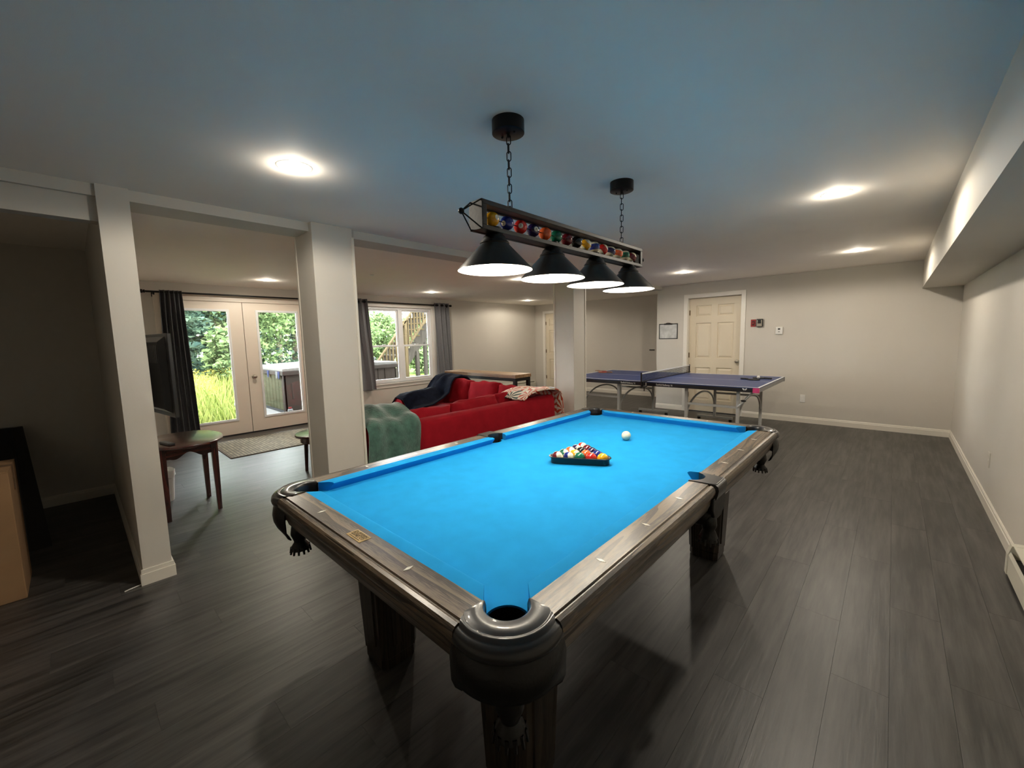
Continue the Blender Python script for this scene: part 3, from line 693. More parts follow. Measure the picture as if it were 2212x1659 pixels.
# side castings
for sx in (-1, 1):
    outer = [(0.604, 0.070), (0.640, 0.064), (0.685, 0.060), (0.702, 0.056), (0.711, 0.050), (0.711, -0.050), (0.702, -0.056), (0.685, -0.060), (0.640, -0.064), (0.604, -0.070)]
    inner = [(0.606, -0.057), (0.625, -0.048), (0.640, -0.030), (0.646, -0.012), (0.646, 0.012), (0.640, 0.030), (0.625, 0.048), (0.606, 0.057)]
    poly = [(sx*x, y) for x, y in outer + inner]
    MB().prism(poly, 0.740, 0.8045).build('pocket_casting', CASTING, pt, bevel=0.003)
    f_ = [(0.700, 0.8020), (0.708, 0.8020), (0.718, 0.795), (0.721, 0.780), (0.718, 0.760), (0.712, 0.740), (0.700, 0.735)]
    MB().loft([[Vector((sx*x, y*k, z)) for x, z in f_] for y, k in ((-0.056, 1), (-0.050, 1), (0.050, 1), (0.056, 1))]).build('casting_lip', CASTING, pt, smooth=40)
    MB().prism([(y, z) for y, z in ((-0.075, 0.750), (-0.082, 0.70), (-0.060, 0.665), (-0.02, 0.650), (0.02, 0.650), (0.060, 0.665), (0.082, 0.70), (0.075, 0.750))], min(sx*0.695, sx*0.710), max(sx*0.695, sx*0.710), 'x').build('leather_shield', LEATHER, pt, bevel=0.005)
    MB().lathe([(0.055, 0.745), (0.058, 0.70), (0.060, 0.66), (0.050, 0.62), (0.020, 0.600), (0.0, 0.598)], c=(sx*0.628, 0, 0), n=20).build('pocket_bag', LEATHER, pt, smooth=50)
    MB().lathe([(0.047, ZB - 0.001), (0.044, 0.70), (0.036, 0.66), (0.0, 0.655)], c=(sx*SPC, 0, 0), n=24).build('pocket_liner', LEATHER, pt, smooth=50)
    to = MB().lathe([(0.018, 0.66), (0.030, 0.635), (0.032, 0.605), (0.024, 0.585), (0.036, 0.555), (0.040, 0.54), (0.0, 0.539)], c=(sx*0.670, 0, 0), n=16).build('tassel', LEATHER, pt, smooth=50)
    fb = MB()
    for k in range(12):
        a = 2*PI*k/12; fb.cyl((sx*0.670 + 0.034*math.cos(a), 0.034*math.sin(a), 0.552), (sx*0.670 + 0.040*math.cos(a), 0.040*math.sin(a), 0.525), 0.006, 0.004, 5)
    fb.build('fringe', LEATHER, to)
# under-frame and legs
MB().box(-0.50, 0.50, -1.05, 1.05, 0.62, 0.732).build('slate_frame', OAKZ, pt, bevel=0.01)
for sx in (-1, 1):
    for sy in (-1, 1):
        cx, cy = sx*0.392, sy*0.905
        def sq(h, z, c=0.25): 
            k = h*(1-c); return [(cx-h, cy-k, z), (cx-k, cy-h, z), (cx+k, cy-h, z), (cx+h, cy-k, z), (cx+h, cy+k, z), (cx+k, cy+h, z), (cx-k, cy+h, z), (cx-h, cy+k, z)]
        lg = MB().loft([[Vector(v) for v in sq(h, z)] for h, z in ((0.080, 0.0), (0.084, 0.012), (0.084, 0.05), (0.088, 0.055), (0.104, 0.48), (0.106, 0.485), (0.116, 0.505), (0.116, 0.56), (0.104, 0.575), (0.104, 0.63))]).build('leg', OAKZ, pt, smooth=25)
        for (dx, dy) in ((1, 0), (-1, 0), (0, 1), (0, -1)):
            n = Vector((dx, dy, 0)); tt = Vector((-dy, dx, 0)); c = Vector((cx, cy, 0))
            def q(z, hw, dep):
                h = 0.088 + (0.104-0.088)*(z-0.055)/(0.48-0.055)
                return [c + n*(h+dep) - tt*hw + Vector((0, 0, z)), c + n*(h+dep) + tt*hw + Vector((0, 0, z))]
            b = MB(); lo = q(0.10, 0.045, 0.0), q(0.44, 0.058, 0.0)
            b.hexa([lo[0][0] - n*0.01, lo[0][1] - n*0.01, lo[1][1] - n*0.01, lo[1][0] - n*0.01], [q(0.108, 0.038, 0.006)[0], q(0.108, 0.038, 0.006)[1], q(0.432, 0.050, 0.006)[1], q(0.432, 0.050, 0.006)[0]])
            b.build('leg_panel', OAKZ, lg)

# ------------------------------------------------------------------ balls and rack
BC = dict(yellow=(0.85, 0.42, 0.015), blue=(0.012, 0.025, 0.22), red=(0.62, 0.022, 0.015), purple=(0.022, 0.012, 0.075), orange=(0.80, 0.13, 0.03), green=(0.008, 0.14, 0.075), maroon=(0.14, 0.010, 0.018), black=(0.006, 0.006, 0.006))
BM = {}
for n_, c_ in BC.items(): BM[n_] = M_ball('ball_' + n_, c_); BM[n_ + '_s'] = M_ball('ball_stripe_' + n_, c_, True)
CUE = M_ball('ball_ivory', (0.74, 0.70, 0.52)); CIRC = M_plain('number_circle', (0.80, 0.77, 0.66), 0.2, coat=0.4)
RB = 0.0286
ball_me = {k: MB().sphere((0, 0, 0), RB, 28, 18).mesh('ball_' + k, v, smooth=180) for k, v in list(BM.items()) + [('cue', CUE)]}
def cap_mesh(r, rad, out=0.00025, n=16):
    """spherical cap around +X, half-width rad"""
    b = MB(); m = 4; vs = [(r + out, 0, 0)]; fs = []; A = math.asin(rad / r)
    for j in range(1, m + 1):
        a = A*j/m
        for i in range(n): vs.append(((r+out)*math.cos(a), (r+out)*math.sin(a)*math.cos(2*PI*i/n), (r+out)*math.sin(a)*math.sin(2*PI*i/n)))
    for i in range(n): fs.append((0, 1+i, 1+(i+1) % n))
    for j in range(m-1):
        for i in range(n): a = 1+j*n; fs.append((a+i, a+n+i, a+n+(i+1) % n, a+(i+1) % n))
    return b.add(vs, fs)
cap_me = cap_mesh(RB, 0.0098).mesh('number_circle', CIRC, smooth=180)
NUM = {}
def num_mesh(t, r, size):
    key = (t, r)
    if key not in NUM:
        Mx = Matrix(((0, 0, 1, r + 0.0003), (1, 0, 0, 0), (0, 1, 0, 0), (0, 0, 0, 1)))
        b = text_mb(t, size, Mx, 0.0002)
        b.v = [(math.sqrt(max(1e-6, (r+0.0005)**2 - v[1]**2 - v[2]**2)), v[1], v[2]) for v in b.v]
        NUM[key] = b.mesh('numeral', BLACKP)
    return NUM[key]
def aim(d, spin=0.0):
    return (Vector(d).to_track_quat('X', 'Z')).to_euler()
c30, s30 = math.cos(R(29.5)), math.sin(R(29.5)); ev = Vector((c30, s30, 0)); nv = Vector((-s30, c30, 0))
RCX = Vector((0.024, 0.010, ZB))
rows = [['maroon_s', 'blue_s', 'green', 'red', 'yellow'], ['green_s', 'yellow_s', 'orange', 'blue'], ['orange_s', 'black', 'purple'], ['purple_s', 'maroon'], ['red_s']]
numbers = dict(yellow=1, blue=2, red=3, purple=4, orange=5, green=6, maroon=7, black=8, yellow_s=9, blue_s=10, red_s=11, purple_s=12, orange_s=13, green_s=14, maroon_s=15)
DB = 2*RB + 0.0002
place = ['front row of the rack', 'second row of the rack', 'third row of the rack', 'fourth row of the rack', 'apex of the rack']
rb = random.Random(11)
tocam = (CAM - RCX).normalized()
for j, row in enumerate(rows):
    for i, nm in enumerate(row):
        p = RCX + ev*((i - (len(row)-1)/2)*DB) + nv*(j*DB*0.8660 - 2*DB*0.8660*2/3) + Vector((0, 0, RB))
        col = nm.replace('_s', ''); st = nm.endswith('_s')
        lab = ('%s-striped white billiard ball in the %s' if st else 'solid %s billiard ball in the %s') % (col, place[j])
        o = thing('billiard_ball', lab, 'ball', p, group='racked billiard balls')
        # orientation: stripe axis z; stripes show white pole to the camera's right
        if st: d = Vector((0.90 + rb.uniform(-.15, .15), 0.02 + rb.uniform(-.2, .2), 0.22 + rb.uniform(-.1, .2))); q = d.to_track_quat('Z', 'X')
        else: d = Vector((rb.uniform(-0.6, 0.2), rb.uniform(0.1, 0.8), rb.uniform(0.6, 1.0))); q = d.to_track_quat('X', 'Z')
        o.rotation_euler = q.to_euler()
        inst('sphere', ball_me[nm], o); inst('number_circle', cap_me, o); inst('numeral', num_mesh(str(numbers[nm]), RB, 0.010), o)
inst_c = thing('cue_ball', 'plain ivory cue ball on the blue felt', 'ball', (0.021, 0.520, ZB + RB)); inst('sphere', ball_me['cue'], inst_c)
# rack
rk = thing('ball_rack', 'black plastic triangle rack around the billiard balls', 'ball rack', RCX)
def tri_path(off, n=7):
    """rounded triangle at distance off outside the ball centres' hull"""
    pts = []; Lh = 2*DB
    A = -ev*Lh + nv*(-2*DB*0.866*2/3); B = ev*Lh + nv*(-2*DB*0.866*2/3); Cc = nv*(4*DB*0.866 - 2*DB*0.866*2/3)
    base = math.atan2(ev.y, ev.x)
    for P, a0 in ((A, base - PI - PI/6), (B, base - PI/2), (Cc, base + PI/6)):
        for i in range(n + 1):
            a = a0 + (2*PI/3)*i/n
            pts.append(P + Vector((math.cos(a), math.sin(a), 0))*off)
    return pts
prof = [(RB + 0.001, 0.0), (RB + 0.001, 0.034), (RB + 0.0065, 0.0365), (RB + 0.0145, 0.0355), (RB + 0.0145, 0.0325), (RB + 0.0055, 0.0315), (RB + 0.0045, 0.0)]
rings = [[p + Vector((0, 0, z)) for p in tri_path(o_)] for o_, z in prof + prof[:1]]
MB().loft(rings, cap=False).build('rack_frame', BLACKP, rk, local=True)

# ------------------------------------------------------------------ pendant lamp over the table
LY = 0.012
lp = thing('billiard_light', 'black four-shade billiard pendant with coloured balls in its bar', 'pendant light', (0, LY, ZC))
b0, b1 = -0.672, 0.672; hx = 0.036
fr = MB()
for (z0, z1) in ((1.919, 1.936), (1.826, 1.843)):
    fr.box(-hx, -hx + 0.012, LY + b0, LY + b1, z0, z1).box(hx - 0.012, hx, LY + b0, LY + b1, z0, z1)
fr.box(-hx + 0.012, hx - 0.012, LY + b0, LY + b1, 1.924, 1.934).box(-hx + 0.012, hx - 0.012, LY + b0, LY + b1, 1.828, 1.838)
for y in (b0, b1 - 0.022): fr.box(-hx, -hx + 0.012, LY + y, LY + y + 0.022, 1.843, 1.919).box(hx - 0.012, hx, LY + y, LY + y + 0.022, 1.843, 1.919)
fr.build('bar_frame', BARM, lp, bevel=0.0015)
for s in (-1, 1):
    e = MB().box(-hx, hx, *sorted((LY + s*0.672, LY + s*0.676)), 1.826, 1.936).build('end_plate', BARM, lp, bevel=0.001)
    f_ = MB(); tip = Vector((0, LY + s*0.748, 1.882))
    for (x, z) in ((-0.030, 1.934), (0.030, 1.934), (-0.030, 1.828), (0.030, 1.828)): f_.tube([(x, LY + s*0.674, z), tip], 0.0028, 6)
    f_.build('end_rods', BLACKM, lp)
    MB().sphere(tip, 0.0115, 14, 10).build('end_knob', BLACKM, lp, smooth=180)
fr_order = ['yellow', 'blue', 'red', 'purple', 'orange', 'green', 'maroon', 'black', 'yellow_s', 'blue_s', 'red_s', 'purple_s', 'orange_s', 'green_s', 'maroon_s']
face = [(1, 0.05, 0.1), (0.2, -0.9, -0.2), (0.75, -0.75, -0.05), (0.95, -0.35, 0), (0.5, 0.9, -0.2), (0.6, 0.8, 0.1), (0.6, 0.85, -0.3), (0.3, 0.95, 0.2), (0.7, 0.3, -0.8), (0.6, 0.9, 0.1), (0.5, 0.5, -0.8), (0.6, 0.8, -0.4), (0.8, 0.6, -0.3), (0.6, 0.8, 0), (0.6, 0.5, -0.6)]
lamp_ball = {k: MB().sphere((0, 0, 0), 0.0290, 24, 16).mesh('bar_ball_' + k, BM[k], smooth=180) for k in fr_order}
cap2 = cap_mesh(0.0290, 0.0105).mesh('number_circle', CIRC, smooth=180)
for i, nm in enumerate(fr_order):
    p = Vector((0, LY - 0.588 + i*1.190/14, 1.8815)); d = Vector(face[i])
    o = inst('bar_ball', lamp_ball[nm], lp, p - org(lp)); o.rotation_euler = d.to_track_quat('X', 'Z').to_euler()
    inst('number_circle', cap2, o); inst('numeral', num_mesh(str(numbers[nm]), 0.0290, 0.013), o)
MB().cyl((0, LY + b0 + 0.02, 1.8815), (0, LY + b1 - 0.02, 1.8815), 0.0022, n=6).build('ball_rod', BLACKM, lp)
sh_y = (-0.566, -0.184, 0.196, 0.574)
sh_out = MB().lathe([(0.152, 0.0), (0.151, 0.004), (0.056, 0.104), (0.052, 0.112)], n=40, capends=False).mesh('shade', SHADEM, smooth=40)
sh_in = MB().lathe([(0.1505, 0.0005), (0.149, 0.004), (0.054, 0.102), (0.030, 0.108), (0.0, 0.108)], n=40, capends=False).mesh('shade_lining', SHADEW, smooth=40)
sh_cap = MB().lathe([(0.058, 0.100), (0.060, 0.106), (0.057, 0.112), (0.052, 0.114), (0.049, 0.120), (0.044, 0.132), (0.036, 0.138), (0.034, 0.142), (0.034, 0.150), (0.028, 0.154), (0.028, 0.168)], n=28).mesh('shade_fitter', BLACKM, smooth=35)
bulb = MB().lathe([(0.0, 0.012), (0.016, 0.014), (0.027, 0.026), (0.030, 0.040), (0.026, 0.056), (0.016, 0.074), (0.014, 0.100)], n=20).mesh('bulb', BULBM, smooth=60)
for y in sh_y:
    loc = Vector((0, y, 1.6825)) - org(lp)
    s_ = inst('shade', sh_out, lp, loc)
    inst('shade_lining', sh_in, s_); inst('shade_fitter', sh_cap, s_); inst('bulb', bulb, s_)
    l = bpy.data.lights.new('bulb_light', 'POINT'); l.energy = BULB_W; l.color = (1.0, 0.88, 0.70); l.shadow_soft_size = 0.03
    lo = bpy.data.objects.new('bulb_light', l); COL.objects.link(lo); lo.parent = s_; lo.location = (0, 0, 0.004)
link = MB().tube([Vector((0.0085*math.cos(t), 0, 0.0)) + Vector((0, 0, (0.0105 if math.sin(t) > 0 else -0.0105) + 0.0085*math.sin(t))) for t in [2*PI*(k+0.5)/14 for k in range(14)]], 0.0022, 6, closed=True).mesh('chain_link', BLACKM, smooth=60)
for yc in (-0.478, 0.478):
    cy = LY + yc - 0.004
    can = MB().lathe([(0.0, 2.236), (0.060, 2.236), (0.066, 2.239), (0.066, ZC)], c=(0, cy, 0), n=36).build('canopy', BLACKM, lp, smooth=40)
    MB().lathe([(0.0, 2.222), (0.007, 2.223), (0.009, 2.236)], c=(0, cy, 0), n=12).sphere((-0.034, cy, 2.235), 0.005, 10, 6).sphere((0.034, cy, 2.235), 0.005, 10, 6).build('canopy_screws', BLACKM, can)
    z = 2.214; k = 0
    while z > 1.955:
        inst('chain_link', link, lp, Vector((0.001*((-1)**k), cy, z)) - org(lp), (0, 0, (PI/2 if k % 2 else 0) + 0.5)); z -= 0.0318; k += 1
    MB().cyl((0, cy, 1.934), (0, cy, z + 0.026), 0.006, 0.005, 10).build('hook', BLACKM, lp)

# ------------------------------------------------------------------ table tennis table
TX0, TX1, TY0, TY1, TZ = -2.655, 0.092, 3.605, 5.130, 0.765
NX = -1.281
tt = thing('table_tennis_table', 'folding blue table tennis table with white lines and grey legs', 'table tennis table', ((TX0+TX1)/2, (TY0+TY1)/2, 0))
for (xa, xb, lab) in ((TX0, NX - 0.010, 'l'), (NX + 0.010, TX1, 'r')):
    top = MB().box(xa, xb, TY0, TY1, TZ - 0.020, TZ).build('table_half', TTBLUE, tt, bevel=0.002)
    ln = MB(); lw = 0.020; z0, z1 = TZ - 0.001, TZ + 0.0008
    ln.box(xa, xb, TY0, TY0 + lw, z0, z1).box(xa, xb, TY1 - lw, TY1, z0, z1)
    ex = xa if lab == 'l' else xb - lw
    ln.box(ex, ex + lw, TY0 + lw, TY1 - lw, z0, z1)
    ln.box(xa if lab == 'r' else xa + lw, xb - (lw if lab == 'r' else 0), (TY0+TY1)/2 - 0.0015, (TY0+TY1)/2 + 0.0015, z0, z1)
    ln.build('white_lines', TTLINE, top)
    ap = MB(); th = 0.022
    for (ya, yb_) in ((TY0 - 0.001, TY0 + th), (TY1 - th, TY1 + 0.001)): MB().box(xa, xb, ya, yb_, TZ - 0.060, TZ - 0.012).build('side_apron', TTEDGE, tt, bevel=0.002)
    e0 = xa if lab == 'l' else xb - th
    MB().box(e0 - 0.001, e0 + th + 0.001, TY0 + th, TY1 - th, TZ - 0.058, TZ - 0.012).build('end_apron', GREYP, tt, bevel=0.002)
    xo = TX0 if lab == 'l' else TX1; s = 1 if lab == 'l' else -1
    for y in (TY0, TY1):
        sy = 1 if y == TY0 else -1
        MB().box(*sorted((xo - s*0.003, xo + s*0.065)), *sorted((y - sy*0.003, y + sy*0.030)), TZ - 0.063, TZ - 0.004).build('corner_cap', PINK if (lab == 'r' and y == TY0) else TTEDGE, tt, bevel=0.005)
Mtxt = lambda x, z: Matrix.Translation((x, TY0 - 0.0025, z)) @ Matrix.Rotation(PI/2, 4, 'X')
for x in (-1.545, -1.02): text_mb('Easifold Rollaway 16', 0.034, Mtxt(x, 0.730), 0.0008, 0.80).build('lettering', TTLINE, tt)
bf = MB()
for s in (-1, 1):
    bf.prism([(-0.055 + s*0.001, 0.742), (-0.055 + s*0.020, 0.755), (-0.055 + s*0.026, 0.748), (-0.055 + s*0.020, 0.737), (-0.055 + s*0.013, 0.730), (-0.055 + s*0.004, 0.727)], TY0 - 0.004, TY0 - 0.001, 'y')
bf.build('butterfly_emblem', TTLINE, tt)
# legs and frames
LX = [(-0.79, -0.165), (-1.785, -2.41)]; YN_, YF_ = 3.785, 5.0
def sqtube(b, p0, p1, r=0.017): b.tube([p0, p1], r * 1.2, 4)
for (xi, xo) in LX:
    for y in (YN_, YF_):
        sgn = 1 if y == YN_ else -1
        MB().box(xi - 0.018, xi + 0.018, y - 0.018, y + 0.018, 0.10, TZ - 0.02).build('inner_leg', TUBEW, tt, bevel=0.003)
        MB().box(xo - 0.018, xo + 0.018, y - 0.018, y + 0.018, 0.0, TZ - 0.02).build('outer_leg', TUBEW, tt, bevel=0.003)
        MB().box(min(xi, xo), max(xi, xo), y - 0.012, y + 0.012, 0.47, 0.50).build('cross_bar', TUBEW, tt, bevel=0.002)
        ft = MB().box(xi - 0.26, xi + 0.26, y - 0.020, y + 0.020, 0.085, 0.118).build('caster_foot', TUBEW, tt, bevel=0.003)
        for dx in (-0.23, 0.23):
            w_ = MB().cyl((xi + dx - 0.014, y, 0.034), (xi + dx + 0.014, y, 0.034), 0.034, n=16); w_.box(xi + dx - 0.02, xi + dx + 0.02, y - 0.012, y + 0.012, 0.05, 0.09)
            w_.build('caster', BLACKP, tt, smooth=30)
    for x in (xi, xo):
        arcp = [Vector((x, (YN_+YF_)/2 - 0.58*math.cos(t), 0.30 + 0.27*math.sin(t))) for t in [PI*k/16 for k in range(17)]]
        MB().tube(arcp, 0.013, 8).build('arched_brace', TUBEW, tt, smooth=50)
    for y in (YN_,):
        s = 1 if xo > xi else -1
        MB().tube([(xo, y - 0.03, 0.49), (xo + s*0.17, y - 0.03, TZ - 0.07)], 0.012, 8).build('diagonal_strut', TUBEW, tt)
        MB().sphere((xo + s*0.07, y - 0.05, 0.58), 0.020, 12, 8, (1.6, 0.7, 0.6)).build('lock_knob', BLACKP, tt, smooth=180)
nt = thing('table_tennis_net', 'dark table tennis net with white band clamped across the table', 'net', (NX, (TY0+TY1)/2, TZ - 0.05))
NETM = bpy.data.materials.new('net_mesh'); NETM.use_nodes = True
_n = NETM.node_tree; _n.nodes.clear(); _o = _n.nodes.new('ShaderNodeOutputMaterial'); _t = _n.nodes.new('ShaderNodeBsdfTransparent'); _d = _n.nodes.new('ShaderNodeBsdfDiffuse'); _d.inputs[0].default_value = (0.03, 0.035, 0.05, 1)
_tc = _n.nodes.new('ShaderNodeTexCoord'); _br = _n.nodes.new('ShaderNodeTexBrick'); _br.offset = 0; _br.inputs['Scale'].default_value = 70; _br.inputs['Mortar Size'].default_value = 0.11; _br.inputs['Brick Width'].default_value = 1; _br.inputs['Row Height'].default_value = 1
_sw = _n.nodes.new('ShaderNodeSeparateXYZ'); _cb = _n.nodes.new('ShaderNodeCombineXYZ'); _mx = _n.nodes.new('ShaderNodeMixShader')
_n.links.new(_tc.outputs['Object'], _sw.inputs[0]); _n.links.new(_sw.outputs['Y'], _cb.inputs['X']); _n.links.new(_sw.outputs['Z'], _cb.inputs['Y']); _n.links.new(_cb.outputs[0], _br.inputs['Vector'])
_n.links.new(_br.outputs['Fac'], _mx.inputs[0]); _n.links.new(_t.outputs[0], _mx.inputs[1]); _n.links.new(_d.outputs[0], _mx.inputs[2]); _n.links.new(_mx.outputs[0], _o.inputs[0])
MB().box(NX - 0.0012, NX + 0.0012, 3.475, 5.262, TZ + 0.012, TZ + 0.115).build('netting', NETM, nt)
MB().box(NX - 0.003, NX + 0.003, 3.475, 5.262, TZ + 0.110, TZ + 0.126).build('top_band', TTLINE, nt)
MB().box(NX - 0.003, NX + 0.003, 3.475, 5.262, TZ + 0.004, TZ + 0.013).build('lower_band', TTEDGE, nt)
for y, s in ((3.470, 1), (5.265, -1)):
    p = MB().box(NX - 0.008, NX + 0.008, y - 0.008, y + 0.008, TZ - 0.05, TZ + 0.132).build('net_post', BLACKP, nt, bevel=0.002)
    MB().box(NX - 0.020, NX + 0.020, *sorted((y, y + s*0.16)), TZ + 0.001, TZ + 0.010).box(NX - 0.014, NX + 0.014, *sorted((y, y + s*0.16)), TZ - 0.075, TZ - 0.063).box(NX - 0.012, NX + 0.012, *sorted((y + s*0.02, y + s*0.05)), TZ - 0.075, TZ + 0.005).cyl((NX, y + s*0.09, TZ - 0.13), (NX, y + s*0.09, TZ - 0.07), 0.007, n=8).build('net_clamp', BLACKP, p)
def paddle(loc, rz, rub, label, hm=HANDLEW):
    t = thing('table_tennis_paddle', label, 'paddle', loc, rz, group='table tennis paddles')
    blade = [(0.08*math.cos(a) + 0.0, 0.075*math.sin(a)) for a in [2*PI*k/28 for k in range(28)]]
    MB().prism(blade, 0.002, 0.008).build('blade', hm, t, local=True)
    rub_ = [(x*0.98, y*0.98) for x, y in blade]
    MB().prism(rub_, 0.008, 0.010).build('rubber', rub, t, local=True)
    MB().prism(rub_, 0.0, 0.002).build('rubber', rub, t, local=True)
    MB().prism([(0.070, -0.013), (0.165, -0.015), (0.170, 0), (0.165, 0.015), (0.070, 0.013)], -0.0, 0.018).build('handle', hm, t, local=True, bevel=0.004)
    return t
paddle((-2.50, 4.55, TZ + 0.002), 0.1, RUBBERR, 'red table tennis paddle lying flat by the column')
p2 = paddle((-2.56, 4.62, TZ + 0.016), 2.5, RUBBERR, 'orange-red paddle resting on top of the other red paddle'); p2.rotation_euler = (0.10, 0.05, 2.9)
paddle((-0.16, 4.48, TZ + 0.002), 2.9, RUBBERB, 'black table tennis paddle lying flat near the pink corner', RUBBERB)
p4 = paddle((-0.14, 4.72, TZ + 0.002), -0.3, RUBBERB, 'black paddle lying behind the other black paddle', RUBBERB)
tag(MB().sphere((-0.115, 4.55, TZ + 0.034), 0.020, 16, 10).build('table_tennis_ball', WHITEP, smooth=180), 'small white table tennis ball on the black paddle', 'ball')

# ------------------------------------------------------------------ sofa
def puff(c, size, M=None, n=9, bulge=0.5, crumple=0.0, seed=0):
    """soft cushion: pinched seams, bulging faces"""
    rr = random.Random(seed); ph = [rr.uniform(0, 6.28) for _ in range(6)]
    b = MB(); idx = {}; vs = []; fs = []
    def vert(i, j, k):
        key = (i, j, k)
        if key in idx: return idx[key]
        x, y, z = (2*i/n - 1, 2*j/n - 1, 2*k/n - 1)
        rx, ry, rz_ = 1 - 0.06*(y*y + z*z), 1 - 0.05*(x*x + z*z), 1.0
        e = max(abs(x), abs(y))
        th = (1 - bulge) + bulge * (1 - abs(x)**3.2) * (1 - abs(y)**3.2)
        X, Y, Z = x*rx, y*ry, z*th
        l = max(1e-6, math.sqrt(x*x + y*y + z*z)); 
        w_ = crumple * (math.sin(5*x + 3*y + ph[0]) * math.sin(4*y - 3*z + ph[1]) + 0.6*math.sin(9*x - 2*z + ph[2]) * math.sin(7*y + ph[3]))
        v = Vector((X*size[0]/2, Y*size[1]/2, Z*size[2]/2)) + Vector((x, y, z)) / l * w_
        if M is not None: v = M @ v
        vs.append(v + Vector(c)); idx[key] = len(vs) - 1; return idx[key]
    for a in range(n):
        for d in range(n):
            for k in (0, n):
                fs.append(tuple(vert(*t) for t in ((a, d, k), (a+1, d, k), (a+1, d+1, k), (a, d+1, k))))
                fs.append(tuple(vert(*t) for t in ((a, k, d), (a+1, k, d), (a+1, k, d+1), (a, k, d+1))))
                fs.append(tuple(vert(*t) for t in ((k, a, d), (k, a+1, d), (k, a+1, d+1), (k, a, d+1))))
    return b.add(vs, fs)
SX, SE = -2.01, -2.24          # back of the long section: outer face, inner face
SY0, SY1 = -0.13, 2.52
BX0 = -4.07                    # outer side of the short section's arm
sofa = thing('sectional_sofa', 'red slipcovered L-shaped sectional sofa seen from behind', 'sofa', (-2.5, 1.0, 0))
def slab(name, pts_xz, y0, y1, axis='y', nn=10, wob=0.006):
    rings = []
    for i in range(nn + 1):
        y = y0 + (y1-y0)*i/nn
        ring = []
        for k, (u, z) in enumerate(pts_xz):
            du = wob*math.sin(2.1*i + 1.3*k)
            ring.append(Vector((u + du, y, z + du*0.7)) if axis == 'y' else Vector((y, u + du, z + du*0.7)))
        rings.append(ring)
    return MB().loft(rings)
bk = [(SX, 0.03), (SX + 0.004, 0.35), (SX + 0.002, 0.58), (SX - 0.015, 0.632), (SX - 0.06, 0.652), (SX - 0.13, 0.650), (SE + 0.02, 0.632), (SE, 0.59), (SE, 0.03)]
slab('b', bk, SY0, SY1 - 0.03).build('backrest', REDS, sofa, smooth=60, bevel=0.012)
YB0, YB1 = SY1 - 0.23, SY1
bk2 = [(YB1, 0.03), (YB1, 0.58), (YB1 - 0.02, 0.632), (YB1 - 0.07, 0.650), (YB1 - 0.14, 0.648), (YB0 + 0.02, 0.63), (YB0, 0.59), (YB0, 0.03)]
slab('b', bk2, BX0 + 0.05, SX - 0.03, 'x').build('backrest', REDS, sofa, smooth=60, bevel=0.012)
MB().box(-2.92, SE, SY0, SY1 - 0.2, 0.03, 0.30).build('base', REDS, sofa, bevel=0.02)
MB().box(BX0 + 0.05, -2.85, 1.45, YB0, 0.03, 0.30).build('base', REDS, sofa, bevel=0.02)
# rolled arms
def arm(y0, y1, x0, x1, along):
    b = MB(); rings = []
    prof = [(-0.11, 0.03), (-0.11, 0.46)] + [(-0.005 + 0.125*math.cos(a), 0.50 + 0.11*math.sin(a)) for a in [PI*1.15 - PI*1.3*k/10 for k in range(11)]] + [(0.10, 0.44), (0.10, 0.03)]
    for i in range(9):
        t = i/8; s = 1 - 0.04*(2*t-1)**6
        if along == 'y':
            xc = (x0+x1)/2; rings.append([Vector((xc + u*s, y0 + (y1-y0)*t, 0.03 + (z-0.03)*s)) for u, z in prof])
        else:
            yc = (y0+y1)/2; rings.append([Vector((x0 + (x1-x0)*t, yc + u*s, 0.03 + (z-0.03)*s)) for u, z in prof])
    return b.loft(rings)
arm(1.36, YB1 - 0.02, BX0, BX0 + 0.22, 'y').build('arm', REDS, sofa, smooth=60)
arm(SY0 - 0.02, SY0 + 0.20, -2.94, SX - 0.02, 'x').build('arm', REDS, sofa, smooth=60)
# seat cushions
for i in range(3):
    y0 = SY0 + 0.20 + i*0.55
    puff((-2.60, y0 + 0.275, 0.37), (0.70, 0.55, 0.18), bulge=0.25).build('seat_cushion', REDS, sofa, smooth=70)
for i in range(2): puff((BX0 + 0.21 + 0.26 + i*0.52, 1.85, 0.37), (0.52, 0.82, 0.18), bulge=0.25).build('seat_cushion', REDS, sofa, smooth=70)
# loose back cushions: long section leans on its back, facing -x
def backcush(c, wid, hgt, thk, along, lean, seed, tilt=0.0):
    if along == 'y':   # width along y
        M = Matrix.Rotation(-lean, 3, 'Y') @ Matrix.Rotation(tilt, 3, 'X') @ Matrix(((0, 0, 1), (1, 0, 0), (0, 1, 0)))
    else:
        M = Matrix.Rotation(-lean, 3, 'X') @ Matrix.Rotation(tilt, 3, 'Y') @ Matrix(((1, 0, 0), (0, 0, -1), (0, 1, 0)))
    puff(c, (wid, hgt, thk), M, bulge=0.42, crumple=0.010, seed=seed, n=14).build('back_cushion', REDS, sofa, smooth=70)
backcush((-2.34, 0.16, 0.475), 0.56, 0.46, 0.22, 'y', 0.22, 1, 0.03)
backcush((-2.34, 0.74, 0.480), 0.56, 0.44, 0.22, 'y', 0.24, 2, -0.03)
backcush((-2.34, 1.38, 0.490), 0.74, 0.46, 0.22, 'y', 0.22, 3, 0.03)
backcush((-2.36, 2.02, 0.50), 0.52, 0.46, 0.22, 'y', 0.2, 4)
backcush((-3.60, 2.19, 0.565), 0.56, 0.50, 0.24, 'x', 0.20, 5, 0.03)
backcush((-3.04, 2.19, 0.560), 0.60, 0.48, 0.24, 'x', 0.22, 6, -0.04)
backcush((-2.52, 2.21, 0.540), 0.52, 0.46, 0.22, 'x', 0.2, 7, 0.04)

